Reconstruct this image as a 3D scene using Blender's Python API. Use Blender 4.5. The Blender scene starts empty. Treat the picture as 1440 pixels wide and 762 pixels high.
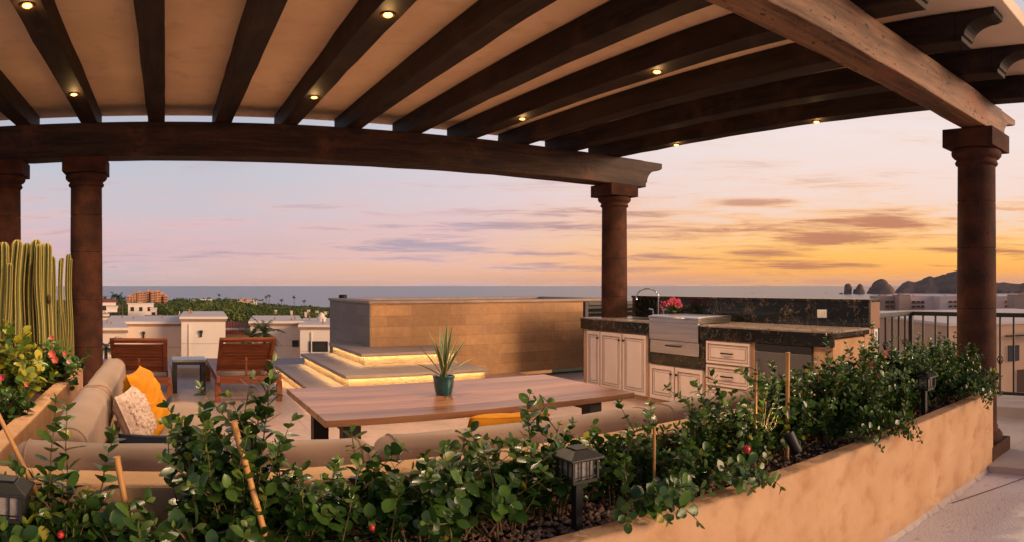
import bpy, math, random
import numpy as np
from mathutils import Vector, Matrix, noise as mnoise

random.seed(7)
SC = bpy.context.scene
COL = SC.collection
PI = math.pi
EYE = 1.38
F, X0, H0 = 950.0, 232.0, 400.0     # photograph: pixels per radian, azimuth zero, horizon row


def az(px):
    return (px - X0) / F


def on_height(px, py, z):
    """point of the place seen at a photo pixel, on the level z"""
    r = (z - EYE) * F / (H0 - py)
    return Vector((r * math.sin(az(px)), r * math.cos(az(px)), z))


def on_depth(px, py, Y):
    a = az(px)
    r = Y / math.cos(a)
    return Vector((Y * math.tan(a), Y, EYE + (H0 - py) / F * r))


def at_range(px, r, z=0.0):
    return Vector((r * math.sin(az(px)), r * math.cos(az(px)), z))


def ht(py, r):
    return EYE + (H0 - py) / F * r


# ------------------------------------------------------------------ materials
def nt(m):
    return m.node_tree.nodes, m.node_tree.links


def mixrgb(n, l, fac, a, b, mode='MIX'):
    x = n.new('ShaderNodeMix')
    x.data_type = 'RGBA'
    x.blend_type = mode
    x.clamp_factor = True
    for s, v in ((x.inputs[0], fac), (x.inputs[6], a), (x.inputs[7], b)):
        if isinstance(v, bpy.types.NodeSocket):
            l.new(v, s)
        elif isinstance(v, (int, float)):
            s.default_value = v
        else:
            s.default_value = (*v[:3], 1)
    return x.outputs[2]


def math_(n, l, op, a, b=None, c=None, clamp=False):
    x = n.new('ShaderNodeMath')
    x.operation = op
    x.use_clamp = clamp
    for i, v in enumerate((a, b, c)):
        if v is None:
            continue
        if isinstance(v, bpy.types.NodeSocket):
            l.new(v, x.inputs[i])
        else:
            x.inputs[i].default_value = v
    return x.outputs[0]


def smooth(n, l, v, lo, hi, a=0.0, b=1.0):
    x = n.new('ShaderNodeMapRange')
    x.interpolation_type = 'SMOOTHSTEP'
    l.new(v, x.inputs[0])
    x.inputs[1].default_value = lo
    x.inputs[2].default_value = hi
    x.inputs[3].default_value = a
    x.inputs[4].default_value = b
    return x.outputs[0]


def noise_tex(n, l, vec, scale, detail=4, rough=0.55, dist=0.0):
    x = n.new('ShaderNodeTexNoise')
    x.inputs['Scale'].default_value = scale
    x.inputs['Detail'].default_value = detail
    x.inputs['Roughness'].default_value = rough
    x.inputs['Distortion'].default_value = dist
    if vec is not None:
        l.new(vec, x.inputs['Vector'])
    return x.outputs['Fac']


def mapped(n, l, scale=(1, 1, 1), world=False):
    if world:
        src = n.new('ShaderNodeNewGeometry').outputs['Position']
    else:
        src = n.new('ShaderNodeTexCoord').outputs['Object']
    mp = n.new('ShaderNodeMapping')
    mp.inputs['Scale'].default_value = scale
    l.new(src, mp.inputs['Vector'])
    return mp.outputs[0]


def mat(name, c1, c2=None, scale=6.0, stretch=(1, 1, 1), rough=0.6, rough2=None, bump=0.15, bscale=None,
        spec=0.5, metal=0.0, detail=5, lo=0.3, hi=0.7, world=False, c3=None, s3=40.0, l3=0.62, h3=0.7,
        trans=0.0, sheen=0.0, coat=0.0, bdist=0.01, island=None):
    m = bpy.data.materials.new(name)
    m.use_nodes = True
    n, l = nt(m)
    b = n['Principled BSDF']
    b.inputs['Specular IOR Level'].default_value = spec
    b.inputs['Metallic'].default_value = metal
    b.inputs['Coat Weight'].default_value = coat
    b.inputs['Sheen Weight'].default_value = sheen
    vec = mapped(n, l, stretch, world)
    f = noise_tex(n, l, vec, scale, detail)
    f2 = smooth(n, l, f, lo, hi)
    col = mixrgb(n, l, f2, c1, c2 if c2 else c1)
    if c3:
        g = noise_tex(n, l, vec, s3, 3)
        col = mixrgb(n, l, smooth(n, l, g, l3, h3), col, c3)
    if island:
        ri = n.new('ShaderNodeNewGeometry').outputs['Random Per Island']
        col = mixrgb(n, l, 1.0, col, mixrgb(n, l, ri, *island), 'MULTIPLY')
    l.new(col, b.inputs['Base Color'])
    if rough2 is None:
        b.inputs['Roughness'].default_value = rough
    else:
        g = noise_tex(n, l, vec, scale * 2.3, 3)
        l.new(smooth(n, l, g, 0.3, 0.7, rough, rough2), b.inputs['Roughness'])
    if bump:
        bp = n.new('ShaderNodeBump')
        bp.inputs['Strength'].default_value = bump
        bp.inputs['Distance'].default_value = bdist
        g = noise_tex(n, l, vec, bscale or scale * 4, 5, 0.6)
        l.new(g, bp.inputs['Height'])
        l.new(bp.outputs[0], b.inputs['Normal'])
    if trans:
        # leaves let some light through
        out = n['Material Output']
        t = n.new('ShaderNodeBsdfTranslucent')
        l.new(col, t.inputs['Color'])
        mx = n.new('ShaderNodeMixShader')
        mx.inputs[0].default_value = trans
        l.new(b.outputs[0], mx.inputs[1])
        l.new(t.outputs[0], mx.inputs[2])
        l.new(mx.outputs[0], out.inputs['Surface'])
    return m


def emit_mat(name, c, s):
    m = bpy.data.materials.new(name)
    m.use_nodes = True
    n, l = nt(m)
    b = n['Principled BSDF']
    b.inputs['Base Color'].default_value = (*c, 1)
    b.inputs['Emission Color'].default_value = (*c, 1)
    b.inputs['Emission Strength'].default_value = s
    return m


def brick_mat(name, c1, c2, mortar, w, h, wall=True, msize=0.006, rough=0.6, bump=0.4, offset=0.5, mottle=None,
              mscale=3.0, spec=0.4, ms2=14):
    m = bpy.data.materials.new(name)
    m.use_nodes = True
    n, l = nt(m)
    b = n['Principled BSDF']
    b.inputs['Roughness'].default_value = rough
    b.inputs['Specular IOR Level'].default_value = spec
    pos = n.new('ShaderNodeNewGeometry').outputs['Position']
    if wall:
        sp = n.new('ShaderNodeSeparateXYZ')
        l.new(pos, sp.inputs[0])
        cb = n.new('ShaderNodeCombineXYZ')
        l.new(math_(n, l, 'ADD', sp.outputs[0], sp.outputs[1]), cb.inputs[0])
        l.new(sp.outputs[2], cb.inputs[1])
        vec = cb.outputs[0]
    else:
        vec = pos
    br = n.new('ShaderNodeTexBrick')
    l.new(vec, br.inputs['Vector'])
    br.offset = offset
    br.inputs['Color1'].default_value = (*c1, 1)
    br.inputs['Color2'].default_value = (*c2, 1)
    br.inputs['Mortar'].default_value = (*mortar, 1)
    br.inputs['Scale'].default_value = 1.0
    br.inputs['Mortar Size'].default_value = msize
    br.inputs['Mortar Smooth'].default_value = 0.3
    br.inputs['Bias'].default_value = 0.0
    br.inputs['Brick Width'].default_value = w
    br.inputs['Row Height'].default_value = h
    col = br.outputs['Color']
    if mottle:
        g = noise_tex(n, l, pos, mscale, 6)
        col = mixrgb(n, l, smooth(n, l, g, 0.35, 0.75, 0, 0.75), col, mottle)
        g2 = noise_tex(n, l, pos, ms2, 5, 0.7)
        col = mixrgb(n, l, 0.35, col, mixrgb(n, l, smooth(n, l, g2, 0.3, 0.7), (0.5, 0.5, 0.5), (1, 1, 1)), 'MULTIPLY')
    l.new(col, b.inputs['Base Color'])
    bp = n.new('ShaderNodeBump')
    bp.inputs['Strength'].default_value = bump
    bp.inputs['Distance'].default_value = 0.006
    hsum = math_(n, l, 'SUBTRACT', math_(n, l, 'MULTIPLY', noise_tex(n, l, pos, 30, 4), 0.4), br.outputs['Fac'])
    l.new(hsum, bp.inputs['Height'])
    l.new(bp.outputs[0], b.inputs['Normal'])
    return m


def wood_mat(name, dark, light, axis='x', scale=7.0, rough=0.45, spec=0.5, bump=0.2, coat=0.0, worn=None, pits=0.0, island=None):
    st = {'x': (0.09, 1, 1), 'y': (1, 0.09, 1), 'z': (1, 1, 0.09)}[axis]
    m = bpy.data.materials.new(name)
    m.use_nodes = True
    n, l = nt(m)
    b = n['Principled BSDF']
    b.inputs['Roughness'].default_value = rough
    b.inputs['Specular IOR Level'].default_value = spec
    b.inputs['Coat Weight'].default_value = coat
    b.inputs['Coat Roughness'].default_value = 0.15
    vec = mapped(n, l, st)
    f = noise_tex(n, l, vec, scale, 8, 0.65, 0.6)
    g = noise_tex(n, l, vec, scale * 5, 6, 0.7)
    k = math_(n, l, 'ADD', math_(n, l, 'MULTIPLY', f, 0.65), math_(n, l, 'MULTIPLY', g, 0.35))
    col = mixrgb(n, l, smooth(n, l, k, 0.35, 0.65), dark, light)
    if island:
        ri = n.new('ShaderNodeNewGeometry').outputs['Random Per Island']
        col = mixrgb(n, l, 1.0, col, mixrgb(n, l, ri, *island), 'MULTIPLY')
    if worn:
        w = noise_tex(n, l, mapped(n, l, (1, 1, 1)), 2.2, 6, 0.65)
        col = mixrgb(n, l, smooth(n, l, w, 0.5, 0.72), col, worn)
    if pits:
        w = noise_tex(n, l, mapped(n, l, (0.5, 1, 1)), 42, 3, 0.6)
        w2 = noise_tex(n, l, mapped(n, l, (1, 1, 1)), 3.0, 3, 0.6)
        w = math_(n, l, 'ADD', w, math_(n, l, 'MULTIPLY', w2, 0.35))
        col = mixrgb(n, l, smooth(n, l, w, 0.78, 0.84, 0, pits), col, (0.02, 0.01, 0.007))
    l.new(col, b.inputs['Base Color'])
    bp = n.new('ShaderNodeBump')
    bp.inputs['Strength'].default_value = bump
    bp.inputs['Distance'].default_value = 0.006
    l.new(k, bp.inputs['Height'])
    l.new(bp.outputs[0], b.inputs['Normal'])
    return m


M = {}
M['beam'] = wood_mat('dark_beam_wood', (0.010, 0.005, 0.004), (0.070, 0.031, 0.017), 'x', 9, 0.62, 0.3, 0.5, worn=(0.12, 0.045, 0.024), pits=0.7)
M['rafter'] = wood_mat('dark_rafter_wood', (0.006, 0.0035, 0.0028), (0.034, 0.018, 0.012), 'y', 9, 0.66, 0.25, 0.6, worn=(0.05, 0.027, 0.017))
M['near_beam'] = wood_mat('weathered_lit_beam_wood', (0.07, 0.032, 0.018), (0.31, 0.165, 0.092), 'x', 7, 0.65, 0.3, 1.0, worn=(0.27, 0.085, 0.04), pits=0.9)  # weathered, and paler still with the light on it put into the colour
M['ceiling'] = mat('ceiling_plaster', (0.86, 0.66, 0.48), (0.78, 0.58, 0.41), 2.0, rough=0.9, bump=0.22, bscale=16, spec=0.2, c3=(0.70, 0.52, 0.37), s3=5, l3=0.5, h3=0.8)
M['cantera'] = mat('red_brown_stone', (0.088, 0.030, 0.016), (0.034, 0.014, 0.009), 5, rough=0.85, bump=0.5, bscale=38, spec=0.2,
                   c3=(0.03, 0.015, 0.012), s3=42, l3=0.6, h3=0.68)
M['stucco'] = mat('ochre_stucco', (0.60, 0.375, 0.215), (0.51, 0.295, 0.155), 3.2, (1, 1, 1), 0.85, bump=0.5, bscale=16, spec=0.2, lo=0.25, hi=0.75,
                  c3=(0.44, 0.235, 0.115), s3=6.5, l3=0.48, h3=0.75)
def stucco_detail(m):
    n, l = nt(m)
    b = n['Principled BSDF']
    src = b.inputs['Base Color'].links[0].from_socket
    pos = mapped(n, l, (1, 1, 1), True)
    vo = n.new('ShaderNodeTexVoronoi')
    vo.feature = 'DISTANCE_TO_EDGE'
    vo.inputs['Scale'].default_value = 1.1
    wv = n.new('ShaderNodeVectorMath')
    wv.operation = 'MULTIPLY_ADD'
    nn_ = n.new('ShaderNodeTexNoise')
    nn_.inputs['Scale'].default_value = 4
    nn_.inputs['Detail'].default_value = 5
    l.new(pos, nn_.inputs['Vector'])
    l.new(nn_.outputs['Color'], wv.inputs[0])
    wv.inputs[1].default_value = (0.35, 0.35, 0.35)
    l.new(pos, wv.inputs[2])
    l.new(wv.outputs[0], vo.inputs['Vector'])
    crack = math_(n, l, 'MULTIPLY', smooth(n, l, vo.outputs['Distance'], 0.0, 0.007, 1, 0), smooth(n, l, noise_tex(n, l, pos, 1.3, 2), 0.5, 0.62, 0, 0.5))
    col = mixrgb(n, l, crack, src, (0.22, 0.10, 0.05))
    sp_ = n.new('ShaderNodeSeparateXYZ')
    l.new(pos, sp_.inputs[0])
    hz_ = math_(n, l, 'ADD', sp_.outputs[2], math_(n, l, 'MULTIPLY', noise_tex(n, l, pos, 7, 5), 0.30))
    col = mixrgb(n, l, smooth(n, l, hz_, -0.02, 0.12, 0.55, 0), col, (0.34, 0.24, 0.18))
    run = noise_tex(n, l, mapped(n, l, (9, 9, 0.6), True), 1.0, 4)
    col = mixrgb(n, l, math_(n, l, 'MULTIPLY', smooth(n, l, run, 0.60, 0.72, 0, 0.35), smooth(n, l, sp_.outputs[2], 0.0, 0.45)), col, (0.36, 0.19, 0.10))
    l.new(col, b.inputs['Base Color'])


stucco_detail(M['stucco'])
M['stucco_cap'] = mat('stucco_cap', (0.60, 0.36, 0.21), (0.48, 0.27, 0.15), 5, rough=0.85, bump=0.2, bscale=25, spec=0.2)
M['floor'] = brick_mat('terrace_tile', (0.53, 0.36, 0.285), (0.48, 0.32, 0.255), (0.30, 0.20, 0.155), 0.9, 0.45, False, 0.005, 0.45, 0.15, 0.5, (0.36, 0.245, 0.20), 2.0)
M['concrete'] = mat('pale_concrete', (0.74, 0.685, 0.665), (0.64, 0.585, 0.565), 1.6, rough=0.85, bump=0.4, bscale=60, spec=0.2,
                    c3=(0.54, 0.48, 0.46), s3=18, l3=0.55, h3=0.75)
M['walk'] = mat('walkway_stone', (0.50, 0.42, 0.37), (0.41, 0.33, 0.29), 2.0, rough=0.8, bump=0.25, bscale=40, spec=0.2)
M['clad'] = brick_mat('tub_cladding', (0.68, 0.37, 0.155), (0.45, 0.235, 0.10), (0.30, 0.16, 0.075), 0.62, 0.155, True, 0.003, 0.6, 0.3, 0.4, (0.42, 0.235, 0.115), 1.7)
M['clad_skylit'] = brick_mat('tub_cladding_skylit', (0.34, 0.255, 0.19), (0.27, 0.20, 0.15), (0.2, 0.15, 0.11), 0.62, 0.155, True, 0.003, 0.6, 0.3, 0.4, (0.24, 0.195, 0.16), 1.7)  # duller copy of the cladding: cool sky light put into its colour
M['riser'] = mat('riser_stone', (0.46, 0.34, 0.21), (0.36, 0.26, 0.155), 9, rough=0.7, bump=0.35, bscale=40, spec=0.25, c3=(0.3, 0.19, 0.1), s3=26, l3=0.56, h3=0.7)
M['tread'] = mat('tread_stone', (0.44, 0.335, 0.27), (0.36, 0.265, 0.21), 3, rough=0.55, bump=0.15, bscale=30, spec=0.35)
M['coping'] = mat('coping_stone', (0.46, 0.32, 0.23), (0.36, 0.25, 0.18), 4, rough=0.6, bump=0.2, bscale=30)
M['black'] = mat('black_metal', (0.008, 0.008, 0.009), (0.013, 0.012, 0.011), 20, rough=0.55, bump=0.05, spec=0.5)
M['iron'] = mat('wrought_iron', (0.012, 0.010, 0.009), (0.02, 0.015, 0.012), 30, rough=0.5, bump=0.1)
M['cabinet'] = mat('antique_cream_paint', (0.84, 0.66, 0.56), (0.76, 0.58, 0.49), 5, (1, 1, 0.3), 0.5, bump=0.03)
M['glaze'] = mat('dark_antique_glaze', (0.15, 0.075, 0.048), (0.30, 0.17, 0.11), 18, rough=0.6, bump=0.0)
M['steel'] = mat('brushed_steel', (0.62, 0.58, 0.55), (0.5, 0.47, 0.44), 40, (1, 0.05, 1), 0.3, metal=1.0, bump=0.03)
M['chrome'] = mat('polished_chrome', (0.7, 0.69, 0.68), None, 3, rough=0.12, metal=1.0, bump=0)
M['fridge'] = mat('dark_glass_door', (0.12, 0.105, 0.098), (0.10, 0.09, 0.085), 3, rough=0.45, bump=0.0)
M['knob'] = mat('bronze_knob', (0.03, 0.018, 0.012), None, 10, rough=0.4, metal=0.6, bump=0)
M['white'] = mat('white_plate', (0.7, 0.66, 0.62), None, 10, rough=0.4, bump=0)
M['taupe'] = mat('taupe_fabric', (0.28, 0.185, 0.132), (0.23, 0.148, 0.105), 3, rough=0.9, bump=0.25, bscale=260, spec=0.15, sheen=0.2, bdist=0.002)
M['mustard'] = mat('mustard_velvet', (0.58, 0.235, 0.006), (0.45, 0.165, 0.004), 5, stretch=(1, 1, 3), rough=0.65, bump=0.5, bscale=11, spec=0.15, sheen=0.0, bdist=0.012)
M['ivory'] = mat('ivory_tufted', (0.60, 0.46, 0.39), (0.46, 0.34, 0.28), 30, rough=0.95, bump=0.8, bscale=60, spec=0.1, bdist=0.015)
M['navy'] = mat('navy_fabric', (0.018, 0.024, 0.038), (0.025, 0.03, 0.045), 12, rough=0.9, bump=0.2, bscale=200, spec=0.15)
M['tabletop'] = wood_mat('table_wood', (0.145, 0.058, 0.027), (0.33, 0.158, 0.078), 'x', 5, 0.30, 0.34, 0.06, 0.0, island=((0.62, 0.60, 0.60), (1.25, 1.2, 1.15)))
M['teak'] = wood_mat('oiled_hardwood', (0.10, 0.022, 0.008), (0.29, 0.085, 0.03), 'x', 10, 0.4, 0.45, 0.12, island=((0.7, 0.65, 0.6), (1.2, 1.2, 1.2)))
M['teaky'] = wood_mat('oiled_hardwood_rail', (0.12, 0.028, 0.01), (0.27, 0.08, 0.03), 'y', 10, 0.4, 0.45, 0.12)
M['greytop'] = mat('grey_glass_top', (0.28, 0.27, 0.27), (0.23, 0.225, 0.225), 8, rough=0.25, bump=0)
M['teal'] = mat('teal_glaze', (0.004, 0.10, 0.095), (0.006, 0.055, 0.055), 22, rough=0.18, bump=0.15, bscale=30, coat=0.5, c3=(0.02, 0.2, 0.18), s3=30)
M['soil'] = mat('dark_soil', (0.045, 0.03, 0.022), (0.09, 0.06, 0.045), 20, rough=0.95, bump=0.8, bscale=60, spec=0.1)
M['pebble'] = mat('pebble_stone', (0.36, 0.22, 0.14), (0.15, 0.085, 0.055), 14, rough=0.8, bump=0.2, spec=0.2, world=True)
M['leaf_a'] = mat('leaf_dark', (0.034, 0.084, 0.017), (0.052, 0.116, 0.022), 8, rough=0.30, bump=0.0, spec=0.42, island=((0.45, 0.55, 0.5), (1.0, 1.0, 1.0)), trans=0.12)
M['leaf_b'] = mat('leaf_mid', (0.075, 0.160, 0.024), (0.115, 0.205, 0.033), 8, rough=0.32, bump=0.0, spec=0.42, island=((0.45, 0.55, 0.5), (1.0, 1.0, 1.0)), trans=0.15)
M['leaf_c'] = mat('leaf_young', (0.13, 0.21, 0.035), (0.20, 0.25, 0.040), 8, rough=0.35, bump=0.0, spec=0.5, island=((0.45, 0.55, 0.5), (1.0, 1.0, 1.0)), trans=0.2)
M['leaf_y'] = mat('leaf_yellow', (0.50, 0.40, 0.03), (0.36, 0.36, 0.04), 8, rough=0.4, bump=0.0, spec=0.4, island=((0.45, 0.55, 0.5), (1.0, 1.0, 1.0)), trans=0.25)
M['stem'] = mat('woody_stem', (0.10, 0.065, 0.035), (0.17, 0.11, 0.055), 20, rough=0.8, bump=0.3)
M['gstem'] = mat('green_stem', (0.13, 0.17, 0.05), (0.2, 0.2, 0.07), 20, rough=0.6, bump=0.1)
M['bamboo'] = mat('bamboo_cane', (0.56, 0.29, 0.09), (0.42, 0.19, 0.055), 9, (1, 1, 0.2), 0.5, bump=0.1)
M['fruit'] = mat('red_fruit', (0.62, 0.04, 0.045), (0.45, 0.02, 0.03), 9, rough=0.3, bump=0)
M['pink'] = mat('pink_petal', (0.75, 0.12, 0.20), (0.62, 0.07, 0.14), 12, rough=0.6, bump=0, trans=0.2)
M['coral'] = mat('coral_petal', (0.75, 0.22, 0.16), (0.62, 0.14, 0.12), 12, rough=0.6, bump=0, trans=0.2)
M['pale'] = mat('pale_petal', (0.75, 0.52, 0.46), (0.7, 0.45, 0.4), 12, rough=0.6, bump=0, trans=0.2)
M['cactus'] = mat('cactus_flesh', (0.105, 0.11, 0.022), (0.16, 0.145, 0.03), 3, (1, 1, 0.4), 0.6, bump=0.1, spec=0.3)
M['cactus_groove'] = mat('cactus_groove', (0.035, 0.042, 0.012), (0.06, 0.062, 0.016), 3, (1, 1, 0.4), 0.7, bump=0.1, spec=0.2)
M['spine'] = mat('cactus_rib_edge', (0.50, 0.38, 0.13), (0.36, 0.28, 0.09), 40, rough=0.8, bump=0.2, spec=0.2)
M['scar'] = mat('cactus_scar', (0.04, 0.02, 0.012), (0.08, 0.045, 0.02), 30, rough=0.9, bump=0.3)
M['agave'] = mat('agave_leaf', (0.07, 0.12, 0.04), (0.11, 0.16, 0.05), 20, (1, 1, 3), 0.45, bump=0.05)
M['agave_edge'] = mat('agave_edge', (0.55, 0.50, 0.22), None, 20, rough=0.5, bump=0)
M['lamp_on'] = emit_mat('lit_bulb', (1.0, 0.55, 0.14), 4.0)
M['led'] = emit_mat('led_strip_glow', (1.0, 0.68, 0.30), 42.0)
M['brass'] = mat('brass_trim', (0.35, 0.2, 0.08), None, 9, rough=0.35, metal=1.0, bump=0)
M['glass'] = mat('seeded_glass', (0.30, 0.27, 0.25), (0.2, 0.18, 0.17), 30, rough=0.2, bump=0.2)
M['cream'] = mat('cream_stucco', (0.80, 0.65, 0.53), (0.74, 0.58, 0.46), 0.5, rough=0.9, bump=0.05, spec=0.2)
M['cream2'] = mat('pale_stucco', (0.84, 0.72, 0.61), (0.78, 0.65, 0.54), 0.6, rough=0.9, bump=0.05, spec=0.2)
M['cap_brown'] = mat('cornice_brown', (0.36, 0.22, 0.16), (0.3, 0.18, 0.13), 1, rough=0.9, bump=0, spec=0.2)
M['mauve'] = mat('mauve_stucco', (0.84, 0.63, 0.56), (0.78, 0.58, 0.51), 0.5, rough=0.9, bump=0.03, spec=0.2)
M['peach'] = mat('peach_stucco', (0.80, 0.50, 0.30), (0.72, 0.44, 0.26), 0.6, rough=0.9, bump=0.03, spec=0.2)
M['taupe_wall'] = mat('taupe_block_wall', (0.60, 0.39, 0.29), (0.53, 0.34, 0.25), 0.1, rough=0.9, bump=0, spec=0.2)
M['recess'] = mat('balcony_recess', (0.10, 0.06, 0.045), (0.16, 0.09, 0.06), 0.3, rough=0.9, bump=0, spec=0.2)
M['winglass'] = mat('window_glass', (0.03, 0.03, 0.03), (0.05, 0.045, 0.04), 2, rough=0.15, bump=0)
M['rooftile'] = mat('clay_tile', (0.42, 0.12, 0.07), (0.30, 0.085, 0.05), 6, rough=0.85, bump=0.2, spec=0.2)
M['hotel'] = mat('orange_stucco', (0.62, 0.30, 0.16), (0.55, 0.26, 0.14), 0.1, rough=0.9, bump=0, spec=0.2)
M['wood_a'] = mat('woodland_dark', (0.035, 0.062, 0.018), (0.05, 0.08, 0.022), 0.05, rough=0.8, bump=0, spec=0.15, world=True)
M['wood_b'] = mat('woodland_mid', (0.075, 0.115, 0.028), (0.10, 0.135, 0.035), 0.05, rough=0.8, bump=0, spec=0.15, world=True)
M['wood_c'] = mat('woodland_olive', (0.17, 0.18, 0.05), (0.14, 0.15, 0.045), 0.05, rough=0.8, bump=0, spec=0.15, world=True)
M['trunk'] = mat('palm_trunk', (0.13, 0.09, 0.06), (0.08, 0.055, 0.04), 4, rough=0.9, bump=0.3)
M['frond'] = mat('palm_frond', (0.03, 0.055, 0.018), (0.05, 0.085, 0.025), 3, rough=0.6, bump=0, trans=0.1)
M['land'] = mat('dry_scrub_ground', (0.075, 0.085, 0.03), (0.15, 0.125, 0.065), 0.02, rough=0.95, bump=0, spec=0.1, world=True, c3=(0.04, 0.06, 0.02), s3=0.08, l3=0.5, h3=0.6)
M['rock'] = mat('sea_rock', (0.22, 0.155, 0.125), (0.13, 0.09, 0.075), 0.04, (1, 1, 0.5), 0.95, bump=0.6, bscale=0.15, spec=0.1, world=True, bdist=6)
M['mountain'] = mat('headland_rock', (0.19, 0.125, 0.105), (0.13, 0.085, 0.072), 0.01, (1, 1, 0.5), 0.95, bump=0.5, bscale=0.03, spec=0.1, world=True, bdist=25)
M['boat_white'] = mat('boat_paint', (0.5, 0.45, 0.42), None, 3, rough=0.4, bump=0)
M['boat_dark'] = mat('boat_hull_paint', (0.06, 0.05, 0.05), None, 3, rough=0.4, bump=0)
M['louvre'] = mat('dark_louvre', (0.006, 0.005, 0.005), (0.010, 0.008, 0.007), 12, rough=0.5, bump=0.05)


def granite():
    m = bpy.data.materials.new('dark_veined_granite')
    m.use_nodes = True
    n, l = nt(m)
    b = n['Principled BSDF']
    b.inputs['Roughness'].default_value = 0.16
    v = mapped(n, l, (1, 1, 1))
    a = noise_tex(n, l, v, 2.2, 6, 0.6, 1.2)
    c = noise_tex(n, l, v, 28, 6, 0.7, 0.8)
    col = mixrgb(n, l, smooth(n, l, c, 0.46, 0.72), (0.012, 0.011, 0.010), (0.24, 0.14, 0.085))
    col = mixrgb(n, l, smooth(n, l, a, 0.49, 0.58), (0.008, 0.010, 0.009), col)
    w = noise_tex(n, l, v, 3.2, 5, 0.5, 2.5)
    vein = math_(n, l, 'ABSOLUTE', math_(n, l, 'SUBTRACT', w, 0.5))
    col = mixrgb(n, l, smooth(n, l, vein, 0.0, 0.007, 0.45, 0.0), col, (0.34, 0.27, 0.22))
    l.new(col, b.inputs['Base Color'])
    return m


M['granite'] = granite()


def water_mat(name, c, rough, s1, s2, st, bump):
    m = bpy.data.materials.new(name)
    m.use_nodes = True
    n, l = nt(m)
    b = n['Principled BSDF']
    b.inputs['Base Color'].default_value = (*c, 1)
    b.inputs['Roughness'].default_value = rough
    b.inputs['IOR'].default_value = 1.33
    pos = mapped(n, l, st, True)
    f = math_(n, l, 'ADD', noise_tex(n, l, pos, s1, 6, 0.6), noise_tex(n, l, pos, s2, 4, 0.6))
    bp = n.new('ShaderNodeBump')
    bp.inputs['Strength'].default_value = bump
    bp.inputs['Distance'].default_value = 1.0
    l.new(f, bp.inputs['Height'])
    l.new(bp.outputs[0], b.inputs['Normal'])
    return m


M['sea'] = water_mat('sea_water', (0.06, 0.105, 0.15), 0.26, 0.02, 0.004, (1, 1, 1), 0.30)
M['tubwater'] = water_mat('tub_water', (0.03, 0.07, 0.08), 0.05, 4, 9, (1, 1, 1), 0.02)


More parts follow.
